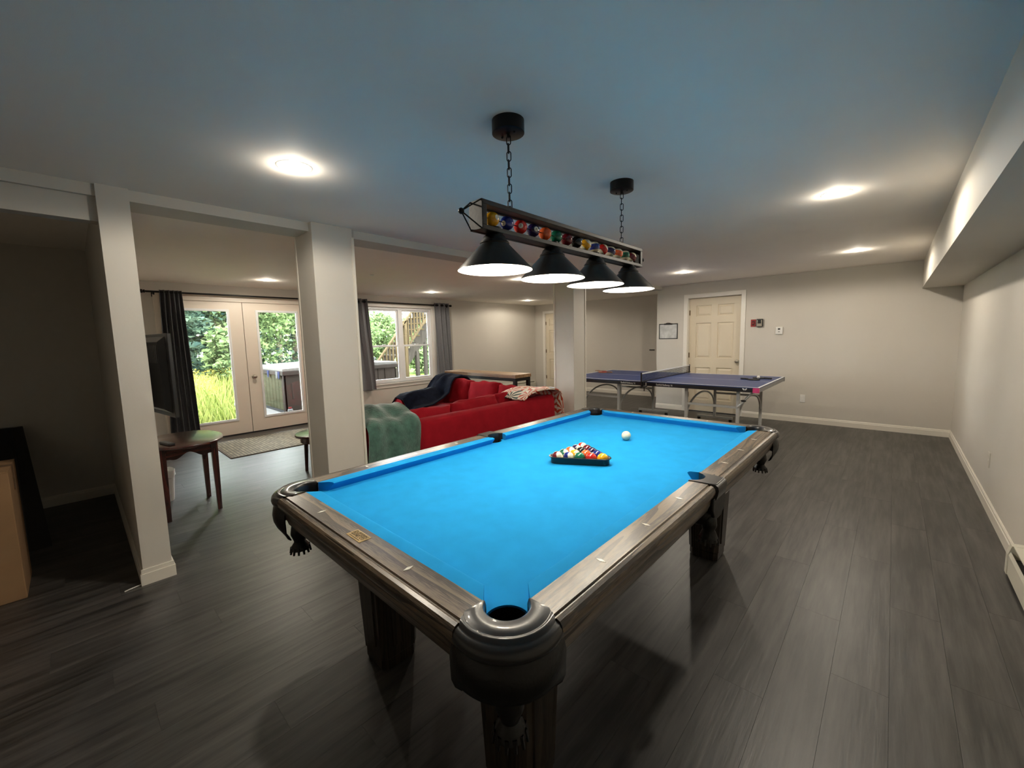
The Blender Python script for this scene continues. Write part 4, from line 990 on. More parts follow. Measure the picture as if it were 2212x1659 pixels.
# throws: sheets draped along a cross-section path
def drape(path, y0, y1, nrm_wob, thick, name, mat, label, cat, seed=0, nj=26, axis='y', hem=0.0, ni=46, skew=0.0, neck=None, ph=None):
    """path: list of (u,z) swept along y (or x)"""
    rr = random.Random(seed); P = [Vector((p[0], p[1], 0)) for p in path]
    seg = [0.0]
    for a, b_ in zip(P, P[1:]): seg.append(seg[-1] + (b_-a).length)
    Ltot = seg[-1]; grid = []
    def pos(s):
        for k in range(len(P) - 1):
            if s <= seg[k+1] or k == len(P) - 2:
                t = (s - seg[k]) / max(1e-9, seg[k+1] - seg[k]); q = P[k].lerp(P[k+1], t); d = (P[k+1] - P[k]).normalized(); return q, Vector((-d.y, d.x, 0))
    f1, f2, f3 = rr.uniform(0, 6), rr.uniform(0, 6), rr.uniform(0, 6)
    for i in range(ni + 1):
        s = Ltot*i/ni; row = []
        for j in range(nj + 1):
            t = j/nj; ss = s
            if hem: ss = s * (1 + hem*math.sin(5*t*PI + f3)*0.5)
            q, nn = pos(min(ss, Ltot))
            q0, _ = pos(max(0, ss - 0.03)); q1, _ = pos(min(Ltot, ss + 0.03)); q = (q + q0 + q1) / 3
            wv = nrm_wob * (math.sin(9*t + 2.3*s*3 + f1) * 0.6 + math.sin(17*t - 3*s*2 + f2) * 0.4 + 1.0)
            q = q + nn * wv
            yy = y0 + (y1-y0)*t + skew*s + 0.015*math.sin(7*s + f2)
            if neck: yy += neck * (t - 0.5) * math.sin(PI*i/ni)
            row.append(Vector((q.x, yy, q.y)) if axis == 'y' else Vector((yy, q.x, q.y)))
        grid.append(row)
    o = MB().sheet(grid, thick).build(name, mat, smooth=60)
    return tag(o, label, cat)
# green plush throw over the near end of the back
drape([(-2.55, 0.56), (-2.49, 0.70), (-2.41, 0.775), (-2.32, 0.790), (-2.23, 0.765), (-2.12, 0.700), (-2.03, 0.690), (-1.985, 0.655), (-1.97, 0.55), (-1.965, 0.44), (-1.960, 0.345)], -0.135, 0.375, 0.020, 0.016, 'throw_blanket', GREENT, 'dark green plush throw draped over the near end of the sofa back', 'blanket', 3, hem=0.04, skew=-0.03)
# navy fleece over the left end cushion of the short section (path runs in y,z ; swept along x)
def navy():
    path = [(2.52, 0.60), (2.47, 0.74), (2.38, 0.82), (2.25, 0.845), (2.12, 0.82), (2.03, 0.74), (1.97, 0.66), (1.85, 0.640), (1.70, 0.635), (1.55, 0.630), (1.44, 0.610), (1.35, 0.560)]
    grid = []; ni = 44; nj = 24
    for i in range(ni + 1):
        f = i/ni*(len(path)-1); k = min(int(f), len(path)-2); t = f-k
        y = path[k][0] + (path[k+1][0]-path[k][0])*t; z = path[k][1] + (path[k+1][1]-path[k][1])*t; row = []
        fwd = max(0.0, min(1.0, (i/ni - 0.42)*3))
        for j in range(nj + 1):
            u = j/nj; x = -4.09 + 0.50*u + 0.03*math.sin(6*i/ni + 4*u)
            x += 0.06*fwd*(u - 0.3)
            dz = -0.17*fwd*max(0.0, min(1.0, (u - 0.45)*3.2)) - 0.10*max(0.0, 0.18 - u)*3*fwd
            w_ = 0.012*(math.sin(11*u + 5*i/ni) + math.sin(19*u - 9*i/ni + 1) * 0.6 + 1.4)
            row.append(Vector((x, y - 0.35*w_, z + dz + w_)))
        grid.append(row)
    return tag(MB().sheet(grid, 0.016).build('throw_blanket', NAVYT, smooth=60), 'navy blue fleece throw heaped over the far arm cushion of the sofa', 'blanket')
navy()
# printed throw over the back corner
drape([(1.84, 0.670), (1.94, 0.730), (2.10, 0.765), (2.30, 0.770), (2.46, 0.752), (2.57, 0.71), (2.615, 0.64), (2.635, 0.55), (2.645, 0.46), (2.65, 0.37)], -2.44, -1.965, -0.012, 0.012, 'throw_blanket', PRINT, 'cream throw printed with orange and green leaves on the sofa corner', 'blanket', 21, axis='x', hem=0.03)

# long console table behind the sofa
cons = thing('console_table', 'long wooden-topped console table with black frame behind the sofa', 'table', (-3.75, 2.90, 0))
cx0, cx1, cy0, cy1, cz = -4.62, -2.915, 2.715, 3.085, 0.852
MB().box(cx0, cx1, cy0, cy1, cz - 0.052, cz).build('table_top', MAPLE, cons, bevel=0.003)
MB().box(cx0 + 0.01, cx1 - 0.01, cy0 + 0.01, cy0 + 0.05, cz - 0.10, cz - 0.052).box(cx0 + 0.01, cx1 - 0.01, cy1 - 0.05, cy1 - 0.01, cz - 0.10, cz - 0.052).box(cx0 + 0.01, cx0 + 0.05, cy0 + 0.05, cy1 - 0.05, cz - 0.10, cz - 0.052).box(cx1 - 0.05, cx1 - 0.01, cy0 + 0.05, cy1 - 0.05, cz - 0.10, cz - 0.052).build('frame', BLACKM, cons)
for x in (cx0 + 0.01, cx1 - 0.06):
    for y in (cy0 + 0.01, cy1 - 0.06): MB().box(x, x + 0.05, y, y + 0.05, 0, cz - 0.10).build('leg', BLACKM, cons, bevel=0.002)
MB().box(cx0 + 0.01, cx0 + 0.06, cy0 + 0.06, cy1 - 0.06, 0.05, 0.09).box(cx1 - 0.06, cx1 - 0.01, cy0 + 0.06, cy1 - 0.06, 0.05, 0.09).build('stretcher', BLACKM, cons)

# ------------------------------------------------------------------ curtains
def curtain(name, x, ytop, ybot, z0, z1, folds, amp, mat, label, header=0.0, grommets=False, seed=1):
    t = thing(name, label, 'curtain', (x, (ytop[0]+ytop[1])/2, z0)); rr = random.Random(seed); f0 = rr.uniform(0, 6)
    grid = []; ni, nj = 30, folds*10
    for i in range(ni + 1):
        s = i/ni; z = z1 + (z0-z1)*s; row = []
        ya = ytop[0] + (ybot[0]-ytop[0])*s; yb = ytop[1] + (ybot[1]-ytop[1])*s
        pin = 1.0 if header == 0 else (0.45 + 0.55*min(1, max(0, (s - 0.02)*4)))
        for j in range(nj + 1):
            u = j/nj
            ph = 2*PI*folds*u + 0.8*math.sin(3*s + f0) + 0.5*math.sin(2*PI*u + f0)
            xx = x + amp*pin*math.sin(ph)*(0.85 + 0.15*math.sin(5*u + 2*s))
            yy = ya + (yb-ya)*u + 0.25*amp*math.cos(ph)*pin
            row.append(Vector((xx, yy, z)))
        grid.append(row)
    MB().sheet(grid, 0.004).build('fabric', mat, t, smooth=60)
    if grommets:
        for k in range(folds*2):
            y = ytop[0] + (ytop[1]-ytop[0])*(k + 0.5)/(folds*2)
            MB().tube([Vector((x + 0.0, y, z1 - 0.045)) + Vector((0.024*math.cos(a), 0.0, 0.024*math.sin(a))) for a in [2*PI*q/14 for q in range(14)]], 0.005, 6, closed=True).build('grommet', BLACKM, t)
    return t
def rod(name, x, y0, y1, z, label, brackets):
    t = thing(name, label, 'curtain rod', (x, (y0+y1)/2, z))
    MB().cyl((x, y0, z), (x, y1, z), 0.0125, n=12).build('rod', BLACKM, t, smooth=40)
    for y, s in ((y0, -1), (y1, 1)):
        MB().lathe([(0.013, 0), (0.022, 0.004), (0.022, 0.012), (0.014, 0.018), (0.024, 0.030), (0.026, 0.042), (0.016, 0.056), (0, 0.058)], n=16, M=Matrix.Rotation(-s*PI/2, 3, 'X'), c=(x, y, z)).build('finial', BLACKM, t, smooth=40)
    for y in brackets: MB().box(XL, x + 0.005, y - 0.007, y + 0.007, z - 0.024, z - 0.012).box(XL, XL + 0.006, y - 0.014, y + 0.014, z - 0.06, z + 0.02).box(x - 0.014, x + 0.014, y - 0.008, y + 0.008, z - 0.04, z - 0.010).build('bracket', BLACKM, t)
    return t
rod('curtain_rod', -6.10, -1.035, 1.20, 2.138, 'black curtain rod over the glazed patio doors', (-0.95, 1.1))
curtain('curtain', -6.10, (-0.895, -0.655), (-0.950, -0.615), 0.015, 2.165, 5, 0.050, CURT, 'dark charcoal curtain gathered beside the glazed patio door', header=1.0)
rod('curtain_rod', -6.115, 1.86, 4.075, 2.150, 'thin black curtain rod over the four-pane window', (1.95, 4.0))
curtain('curtain', -6.115, (1.80, 2.10), (1.86, 2.20), 0.47, 2.20, 2, 0.042, GREYC, 'grey grommet curtain left of the four-pane window', grommets=True, seed=4)
curtain('curtain', -6.115, (3.635, 4.035), (3.67, 4.10), 0.46, 2.20, 3, 0.040, GREYC, 'grey grommet curtain right of the four-pane window', grommets=True, seed=8)

# ------------------------------------------------------------------ living-area bits
# oval side table
st = thing('side_table', 'small dark cherry side table with oval top and scalloped apron', 'side table', (-3.19, -1.175, 0))
ov = [(-3.20 + 0.36*math.cos(a), -1.185 + 0.268*math.copysign(abs(math.sin(a))**0.8, math.sin(a))) for a in [2*PI*k/48 for k in range(48)]]
MB().prism(ov, 0.598, 0.620).build('table_top', CHERRY, st, bevel=0.006, smooth=40)
lx, ly = (-3.405, -2.985), (-1.36, -1.02)
for x in lx:
    for y in ly: MB().hexa([(x - 0.015, y - 0.015, 0), (x + 0.015, y - 0.015, 0), (x + 0.015, y + 0.015, 0), (x - 0.015, y + 0.015, 0)], [(x - 0.024, y - 0.024, 0.598), (x + 0.024, y - 0.024, 0.598), (x + 0.024, y + 0.024, 0.598), (x - 0.024, y + 0.024, 0.598)]).build('leg', CHERRYZ, st, bevel=0.003)
def scallop(L_): 
    pts = [(0, 0.598)]; n = 24
    for k in range(n + 1):
        u = k/n; z = 0.500 + 0.028*math.sin(PI*u)**2 + 0.016*math.cos(4*PI*u) * (1 if 0.12 < u < 0.88 else 0.4); pts.append((u*L_, z))
    return pts + [(L_, 0.598)]
for x in lx: MB().prism([(ly[0] + u, z) for u, z in scallop(ly[1]-ly[0])], x - 0.009, x + 0.009, 'x').build('apron', CHERRY, st)
for y in ly: MB().prism([(lx[0] + u, z) for u, z in scallop(lx[1]-lx[0])], y - 0.009, y + 0.009, 'y').build('apron', CHERRY, st)
rm = thing('remote_control', 'black remote control lying on the cherry side table', 'remote', (-3.03, -1.315, 0.621), 0.25)
MB().box(-0.085, 0.085, -0.022, 0.022, 0, 0.018).build('body', BLACKP, rm, bevel=0.005, local=True)
bt = MB()
for i in range(6):
    for j in range(3): bt.box(-0.07 + i*0.024, -0.056 + i*0.024, -0.015 + j*0.011, -0.008 + j*0.011, 0.018, 0.0198)
bt.build('buttons', GREYP, rm, local=True)
# oval coffee table whose end shows past the column
ct = thing('coffee_table', 'glossy oval coffee table end showing beside the column', 'coffee table', (-3.28, 0.15, 0))
ov = [(-3.28 + 0.30*math.cos(a), 0.15 + 0.42*math.sin(a)) for a in [2*PI*k/40 for k in range(40)]]
MB().prism(ov, 0.425, 0.450).build('table_top', CHERRY, ct, bevel=0.006, smooth=40)
MB().prism([(-3.28 + (x + 3.28)*0.86, 0.15 + (y - 0.15)*0.88) for x, y in ov], 0.36, 0.425).build('apron', CHERRY, ct, smooth=40)
for dx in (-0.17, 0.17):
    for dy in (-0.26, 0.26): MB().cyl((-3.28 + dx*1.1, 0.15 + dy*1.05, 0), (-3.28 + dx, 0.15 + dy, 0.40), 0.016, 0.024, 10).build('leg', CHERRYZ, ct, smooth=40)
rg = thing('rug', 'flat tan woven rug in front of the patio doors', 'rug', (-5.26, 0.20, 0))
MB().box(-5.80, -4.735, -0.53, 1.15, 0.001, 0.010).build('pile', RUGM, rg)
MB().box(-5.825, -5.80, -0.555, 1.175, 0.001, 0.011).box(-4.735, -4.71, -0.555, 1.175, 0.001, 0.011).box(-5.80, -4.735, -0.555, -0.53, 0.001, 0.011).box(-5.80, -4.735, 1.15, 1.175, 0.001, 0.011).build('binding', RUGB, rg)
bn = thing('waste_bin', 'white waste bin with a liner bag under the side table', 'waste bin', (-3.60, -1.325, 0))
MB().lathe([(0.0, 0.0), (0.078, 0.0), (0.081, 0.006), (0.100, 0.27), (0.096, 0.27), (0.077, 0.010), (0, 0.008)], n=24).build('bin_body', WHITEP, bn, local=True, smooth=40)
rr = random.Random(2); lin = []
for i in range(3):
    lin.append([Vector(((0.104 + 0.004*math.sin(9*a + i*2) + 0.003*i)*math.cos(a), (0.104 + 0.004*math.sin(7*a + i))*math.sin(a), 0.285 - 0.03*i + 0.006*math.sin(6*a))) for a in [2*PI*k/30 for k in range(30)]])
MB().loft(lin, cap=False).build('liner_bag', WHITEP, bn, local=True, smooth=60)
# television on a wall arm, back towards the camera
TVA = R(8)
tv = thing('television', 'black flat television on a wall arm, its vented back showing', 'television', (-2.60, -1.285, 0.885), PI + TVA)
tw, thh = 1.02, 0.615
MB().hexa([(0.0, -0.012, 0.0), (tw, -0.012, 0.0), (tw, 0.012, 0.0), (0.0, 0.012, 0.0)], [(0.0, -0.012, thh), (tw, -0.012, thh), (tw, 0.012, thh), (0.0, 0.012, thh)]).build('screen_panel', BLACKP, tv, local=True, bevel=0.004)
MB().hexa([(0.05, 0.012, 0.03), (tw - 0.05, 0.012, 0.03), (tw - 0.05, 0.012, thh - 0.02), (0.05, 0.012, thh - 0.02)], [(0.10, 0.045, 0.06), (tw - 0.10, 0.045, 0.06), (tw - 0.10, 0.045, thh - 0.06), (0.10, 0.045, thh - 0.06)]).build('rear_shell', BLACKP, tv, local=True, bevel=0.003)
for k in range(9): MB().box(0.14 + k*0.035, 0.150 + k*0.035, 0.043, 0.047, 0.40, 0.53).build('vent_slot', GREYP, tv, local=True)
MB().box(0.46, 0.56, 0.045, 0.07, 0.20, 0.42).build('wall_bracket', BLACKM, tv, local=True)

# closet contents
bxo = thing('cardboard_box', 'brown cardboard box standing by the dark closet', 'box', (-2.52, -2.36, 0))
MB().box(-2.72, -2.335, -2.62, -2.07, 0.0, 0.735).build('carton', CARD, bxo, bevel=0.004)
MB().box(-2.72, -2.53, -2.62, -2.07, 0.735, 0.741).box(-2.525, -2.335, -2.62, -2.07, 0.735, 0.741).build('top_flaps', CARD, bxo)
MB().box(-2.56, -2.495, -2.622, -2.068, 0.741, 0.7425).box(-2.56, -2.495, -2.0695, -2.0675, 0.60, 0.742).build('packing_tape', TAPE, bxo)
bd = thing('leaning_board', 'black board leaning against the closet wall behind the box', 'board', (-3.7, -2.05, 0))
MB().hexa([(-3.52, -2.30, 0.0), (-3.12, -2.10, 0.0), (-3.14, -1.99, 0.0), (-3.54, -2.19, 0)], [(-4.20, -2.46, 0.76), (-4.14, -2.16, 0.76), (-4.19, -2.11, 0.76), (-4.245, -2.41, 0.76)]).build('panel', BLACKP, bd, bevel=0.004)
MB().tube([(-3.2, -2.05, 0.03), (-4.18, -2.13, 0.74)], 0.014, 6).build('edge_rail', BLACKP, bd)
cb = MB().tube([(-1.99, -1.615, 0.004), (-1.985, -1.64, 0.004), (-1.978, -1.67, 0.004), (-1.972, -1.69, 0.003)], 0.0035, 6)
tag(cb.build('white_cable', WHITEP, smooth=60), 'short white cable end on the floor at the partition foot', 'cable')

# ------------------------------------------------------------------ wall-mounted bits
def heater(name, p0, p1, nrm, label):
    t = thing(name, label, 'heater', (p0[0], p0[1], 0)); n = Vector((nrm[0], nrm[1], 0)); a = Vector((p0[0], p0[1], 0)); b_ = Vector((p1[0], p1[1], 0))
    back = [(0.0, 0.02), (0.012, 0.02), (0.012, 0.165), (0.048, 0.178), (0.048, 0.184), (0, 0.186)]
    front = [(0.050, 0.022), (0.062, 0.018), (0.064, 0.130), (0.056, 0.150), (0.054, 0.148), (0.060, 0.128), (0.058, 0.026), (0.050, 0.026)]
    for nm, pf in (('back_panel', back), ('front_cover', front)): MB().loft([[p + n*u + Vector((0, 0, z)) for u, z in pf] for p in (a, b_)]).build(nm, HEATM, t)
    MB().loft([[p + n*u + Vector((0, 0, z)) for u, z in ((0.014, 0.05), (0.050, 0.05), (0.050, 0.11), (0.014, 0.11))] for p in (a, b_)]).build('fins', BLACKP, t)
    d = (b_-a).normalized()
    for p in (a, b_ - d*0.0):
        s = 1 if p == a else -1
        q = [(0, 0.015), (0.066, 0.015), (0.067, 0.13), (0.054, 0.184), (0, 0.188)]
        MB().loft([[pp + n*u + Vector((0, 0, z)) for u, z in q] for pp in (p - d*s*0.002, p + d*s*0.045)]).build('end_cap', HEATM, t)
    return t
heater('baseboard_heater', (XR, 1.76), (XR, -2.2), (-1, 0), 'cream baseboard heater on the right wall at the frame edge')
heater('baseboard_heater', (XL, 7.10), (XL, 4.4), (1, 0), 'cream baseboard heater below the left wall, behind the console table')
def plate_y(name, x0, x1, z0, z1, mat, label, cat, d=0.008):
    t = thing(name, label, cat, ((x0+x1)/2, YF, (z0+z1)/2)); MB().box(x0, x1, YF - d, YF, z0, z1).build('plate', mat, t, bevel=0.003); return t
t = plate_y('emergency_switch', -0.522, -0.450, 1.497, 1.613, REDP, 'red emergency switch plate right of the cream door', 'switch')
MB().box(-0.504, -0.468, YF - 0.010, YF - 0.007, 1.52, 1.59).build('switch_frame', BLACKP, t); MB().box(-0.495, -0.477, YF - 0.018, YF - 0.009, 1.535, 1.575).build('rocker', REDP, t, bevel=0.002)
t = thing('key_safe', 'black and silver key lock box beside the red switch', 'lock box', (-0.39, YF, 1.555))
MB().box(-0.437, -0.345, YF - 0.045, YF, 1.493, 1.618).build('body', BLACKP, t, bevel=0.010, seg=3)
MB().box(-0.427, -0.355, YF - 0.050, YF - 0.044, 1.50, 1.545).box(-0.427, -0.415, YF - 0.050, YF - 0.044, 1.545, 1.600).box(-0.367, -0.355, YF - 0.050, YF - 0.044, 1.545, 1.600).build('silver_front', STEEL, t, bevel=0.002)
MB().box(-0.412, -0.370, YF - 0.049, YF - 0.044, 1.575, 1.600).build('dial_window', BLACKP, t)
t = plate_y('thermostat', -0.168, -0.075, 1.368, 1.482, WHITEP, 'white wall thermostat with a small screen', 'thermostat', 0.022)
MB().box(-0.137, -0.107, YF - 0.0235, YF - 0.021, 1.437, 1.460).build('screen', BLACKP, t); MB().box(-0.131, -0.113, YF - 0.0245, YF - 0.021, 1.400, 1.414).build('button', GREYP, t)
t = plate_y('wall_outlet', 0.190, 0.258, 0.315, 0.432, WHITEP, 'white wall outlet low on the end wall', 'outlet', 0.006)
for z in (0.352, 0.395): MB().box(0.207, 0.241, YF - 0.008, YF - 0.005, z - 0.014, z + 0.014).build('socket', WHITEP, t, bevel=0.002)
t = thing('wall_outlet', 'white wall outlet low on the right wall', 'outlet', (XR, 3.07, 0.37))
MB().box(XR - 0.006, XR, 3.035, 3.105, 0.312, 0.428).build('plate', WALL, t, bevel=0.002)
for z in (0.348, 0.392): MB().box(XR - 0.008, XR - 0.005, 3.053, 3.087, z - 0.014, z + 0.014).build('socket', WALL, t, bevel=0.002)
t = thing('clipboard', 'black-framed clipboard with a paper sheet beside the cream door', 'clipboard', (-1.88, YF, 1.46))
MB().box(-2.056, -1.704, YF - 0.006, YF, 1.318, 1.603).build('board', BLACKP, t, bevel=0.005)
MB().box(-2.038, -1.722, YF - 0.0075, YF - 0.0058, 1.332, 1.585).build('paper', PAPER, t)
MB().box(-1.955, -1.805, YF - 0.016, YF - 0.007, 1.582, 1.606).tube([(-1.94, YF - 0.012, 1.60), (-1.90, YF - 0.012, 1.615), (-1.86, YF - 0.012, 1.615), (-1.82, YF - 0.012, 1.60)], 0.004, 6).build('clip', BLACKM, t)
t = thing('wall_latch', 'small black latch bar on the deeper wall near the clipboard', 'latch', (-2.63, YB, 1.06))
_x = -2.777
MB().box(_x - 0.075, _x + 0.045, YB - 0.012, YB, 1.05, 1.072).build('latch_bar', BLACKM, t, bevel=0.002)

# ------------------------------------------------------------------ outdoors
OUTW = M_plain('outdoor_white_plastic', (0.03, 0.03, 0.03), 0.6, spec=0.05); OUTG = M_plain('outdoor_grey_plastic', (0.013, 0.0135, 0.014), 0.6, spec=0.05); OUTR = M_plain('outdoor_red_cap', (0.03, 0.003, 0.003), 0.6, spec=0.05)  # outdoor plastics in even dark base colours tuned to the exposure
tag(MB().box(-60, XL - T, -40, 60, -0.35, -0.06).build('lawn_ground', GROUND), 'green ground of the garden', 'ground', kind='structure')
tag(MB().box(-11.2, XL - T, 0.33, 9.0, -0.058, -0.005).build('patio', CONC, bevel=0.01), 'pale concrete patio outside the glazed doors', 'patio', kind='structure')
# hot tub
tub = thing('hot_tub', 'square hot tub with slatted sides and a tan folding cover', 'hot tub', (-8.65, 2.35, 0))
ux0, ux1, uy0, uy1 = -9.70, -7.62, 1.05, 3.55
MB().box(ux0 + 0.03, ux1 - 0.03, uy0 + 0.03, uy1 - 0.03, -0.005, 0.80).build('shell', TUBBR, tub)
MB().box(ux0, ux1, uy0, uy1, -0.005, 0.05).build('base', OUTG, tub)
def slat(x0, x1, y0, y1, m, nm='side_slat'): MB().box(x0, x1, y0, y1, 0.05, 0.78).build(nm, m, tub, bevel=0.006)
n = 9
for k in range(n):
    a = ux0 + 0.16 + (ux1-ux0-0.32)*k/n; slat(a + 0.006, a + (ux1-ux0-0.32)/n - 0.006, uy0, uy0 + 0.03, OLIVE)
for k in range(11):
    a = uy0 + 0.30 + (uy1-uy0-0.60)*k/11; slat(ux1 - 0.03, ux1, a + 0.006, a + (uy1-uy0-0.60)/11 - 0.006, TUBBR)
for (x, y) in ((ux0, uy0), (ux1, uy0), (ux0, uy1), (ux1, uy1)):
    sx = 1 if x == ux0 else -1; sy = 1 if y == uy0 else -1
    MB().box(*sorted((x - sx*0.004, x + sx*0.16)), *sorted((y - sy*0.004, y + sy*0.03)), 0.02, 0.80).box(*sorted((x - sx*0.004, x + sx*0.03)), *sorted((y - sy*0.004, y + sy*0.29)), 0.02, 0.80).build('corner_panel', TUBBR, tub, bevel=0.006)
MB().box(ux1 - 0.002, ux1 + 0.012, uy0 + 0.13, uy0 + 0.165, 0.28, 0.60).build('corner_handle', COVERG, tub, bevel=0.004)
cv = MB().hexa([(ux0 - 0.03, uy0 - 0.03, 0.845), (ux1 + 0.03, uy0 - 0.03, 0.845), (ux1 + 0.03, (uy0+uy1)/2, 0.845), (ux0 - 0.03, (uy0+uy1)/2, 0.845)], [(ux0 - 0.03, uy0 - 0.03, 0.905), (ux1 + 0.03, uy0 - 0.03, 0.905), (ux1 + 0.03, (uy0+uy1)/2, 0.945), (ux0 - 0.03, (uy0+uy1)/2, 0.945)])
cvo = cv.build('cover_panel', COVERM, tub, bevel=0.012)
MB().hexa([(ux0 - 0.03, (uy0+uy1)/2 + 0.01, 0.845), (ux1 + 0.03, (uy0+uy1)/2 + 0.01, 0.845), (ux1 + 0.03, uy1 + 0.03, 0.845), (ux0 - 0.03, uy1 + 0.03, 0.845)], [(ux0 - 0.03, (uy0+uy1)/2 + 0.01, 0.945), (ux1 + 0.03, (uy0+uy1)/2 + 0.01, 0.945), (ux1 + 0.03, uy1 + 0.03, 0.905), (ux0 - 0.03, uy1 + 0.03, 0.905)]).build('cover_panel', COVERM, tub, bevel=0.012)
MB().box(ux0 - 0.035, ux1 + 0.035, uy0 - 0.035, uy1 + 0.035, 0.765, 0.846).build('cover_skirt', COVERG, tub, bevel=0.008)
for k, (x, m_) in enumerate(((ux1 - 0.20, BLUEP), (ux1 - 0.32, OUTW), (ux1 - 0.85, BLUEP))): MB().hexa([(x, uy0 - 0.046, 0.70), (x + 0.06, uy0 - 0.046, 0.70), (x + 0.06, uy0 - 0.04, 0.70), (x, uy0 - 0.04, 0.70)], [(x - 0.04, uy0 - 0.042, 0.845), (x + 0.10, uy0 - 0.042, 0.845), (x + 0.10, uy0 - 0.036, 0.845), (x - 0.04, uy0 - 0.036, 0.845)]).build('cover_strap', m_, tub)
MB().tube([(ux1 + 0.06, 2.95, 0.55), (ux1 + 0.06, 2.95, 0.95), (ux1 + 0.03, 3.02, 1.02), (ux1 - 0.3, 3.05, 1.03), (ux1 - 1.4, 3.05, 1.03)], 0.016, 8).build('cover_lifter', OUTG, tub, smooth=50)
bo = thing('bottle', 'white plastic bottle with red cap on the patio by the hot tub', 'bottle', (-7.32, 1.02, -0.005))
MB().lathe([(0, 0), (0.045, 0), (0.048, 0.01), (0.048, 0.12), (0.040, 0.135), (0.024, 0.145)], n=18).build('bottle_body', OUTW, bo, local=True, smooth=40)
MB().lathe([(0.030, 0.143), (0.030, 0.172), (0, 0.174)], n=16).build('cap', OUTR, bo, local=True, smooth=40)
# deck stairs rising along +y
sr = thing('deck_stairs', 'wooden outdoor deck stairs with baluster railing beyond the window', 'stairs', (-9.85, 5.2, 0))
slope = 1.19; xn, xf = -9.35, -10.35
def zst(y): return 0.70 + (y - 4.74) * slope      # nosing line of the near stringer
for x in (xn, xf):
    b = MB(); poly = [(4.15, -0.005)]
    y = 4.15
    for k in range(14):
        z = 0.19*(k+1); yy = 4.15 + k*0.16
        poly += [(yy, z), (yy + 0.16, z)]
    ye = 4.15 + 14*0.16
    poly += [(ye, 0.19*14 - 0.42), (4.15 + 0.30, -0.005)]
    b.prism(poly, x - 0.019, x + 0.019, 'x').build('stringer', GREYLUM, sr)
for k in range(14): MB().box(xf - 0.03, xn + 0.03, 4.15 + k*0.16 - 0.025, 4.15 + k*0.16 + 0.20, 0.19*(k+1), 0.19*(k+1) + 0.036).build('tread', CEDAR if k > 6 else GREYLUM, sr, bevel=0.003)
ry0, ry1 = 3.86, 6.25; rz = lambda y: 0.905 + (y - 3.909) * slope
XFR = -9.0
MB().hexa([(XFR - 0.045, ry0, rz(ry0)), (XFR + 0.045, ry0, rz(ry0)), (XFR + 0.045, ry1, rz(ry1)), (XFR - 0.045, ry1, rz(ry1))], [(XFR - 0.045, ry0, rz(ry0) + 0.05), (XFR + 0.045, ry0, rz(ry0) + 0.05), (XFR + 0.045, ry1, rz(ry1) + 0.05), (XFR - 0.045, ry1, rz(ry1) + 0.05)]).build('handrail', CEDAR, sr)
low = lambda y: rz(y) - 0.80
MB().hexa([(XFR - 0.02, 4.70, low(4.70)), (XFR + 0.02, 4.70, low(4.70)), (XFR + 0.02, ry1, low(ry1)), (XFR - 0.02, ry1, low(ry1))], [(XFR - 0.02, 4.70, low(4.70) + 0.09), (XFR + 0.02, 4.70, low(4.70) + 0.09), (XFR + 0.02, ry1, low(ry1) + 0.09), (XFR - 0.02, ry1, low(ry1) + 0.09)]).build('lower_rail', CEDAR, sr)
y = ry0 + 0.05; k = 0
while y < ry1:
    big = k % 9 == 8; h = 0.045 if big else 0.019
    MB().box(XFR - h, XFR + h, y - h, y + h, max(-0.005, low(y) - (0.9 if big else 0.0)), rz(y) + (0.05 if big else 0.01)).build('post' if big else 'baluster', CEDAR, sr); y += 0.105; k += 1
for (x, y) in ((xn, 5.35), (xn, 6.35), (xf, 6.35)): MB().box(x - 0.05, x + 0.05, y - 0.05, y + 0.05, -0.005, 0.19*((y-4.15)/0.16) - 0.35).build('support_post', GREYLUM, sr)
br = thing('rain_barrel', 'grey barrel standing under the deck stairs', 'barrel', (-8.3, 5.35, -0.005))
MB().lathe([(0, 0), (0.24, 0), (0.27, 0.10), (0.285, 0.45), (0.27, 0.80), (0.25, 0.90), (0.0, 0.92)], n=24).build('barrel_body', OUTG, br, local=True, smooth=40)
MB().lathe([(0.289, 0.26), (0.294, 0.28), (0.289, 0.30)], n=24, capends=False).lathe([(0.287, 0.60), (0.292, 0.62), (0.285, 0.64)], n=24, capends=False).build('hoops', OUTG, br, local=True, smooth=40)

# trees
def leaf_cloud(pts, size, rnd, flat=0.5):
    n = len(pts); V = np.empty((n, 3, 3)); P = np.array(pts)
    d1 = rnd.normal(size=(n, 3)); d1[:, 2] *= flat; d1 /= np.linalg.norm(d1, axis=1)[:, None]
    d2 = rnd.normal(size=(n, 3)); d2[:, 2] *= flat; d2 -= d1 * (d1*d2).sum(1)[:, None]; d2 /= np.linalg.norm(d2, axis=1)[:, None]
    s = size * rnd.uniform(0.6, 1.3, size=(n, 1))
    V[:, 0] = P + d1*s; V[:, 1] = P - d1*s*0.5 + d2*s*0.6; V[:, 2] = P - d1*s*0.5 - d2*s*0.6
    b = MB(); b.v = [tuple(v) for v in V.reshape(-1, 3)]; b.f = [(3*i, 3*i+1, 3*i+2) for i in range(n)]
    return b
def raw_build(b, name, mat, parent):
    me = bpy.data.meshes.new(name); me.from_pydata(b.v, [], b.f); me.materials.append(mat); me.update()
    o = bpy.data.objects.new(name, me); COL.objects.link(o); o.parent = parent; return o
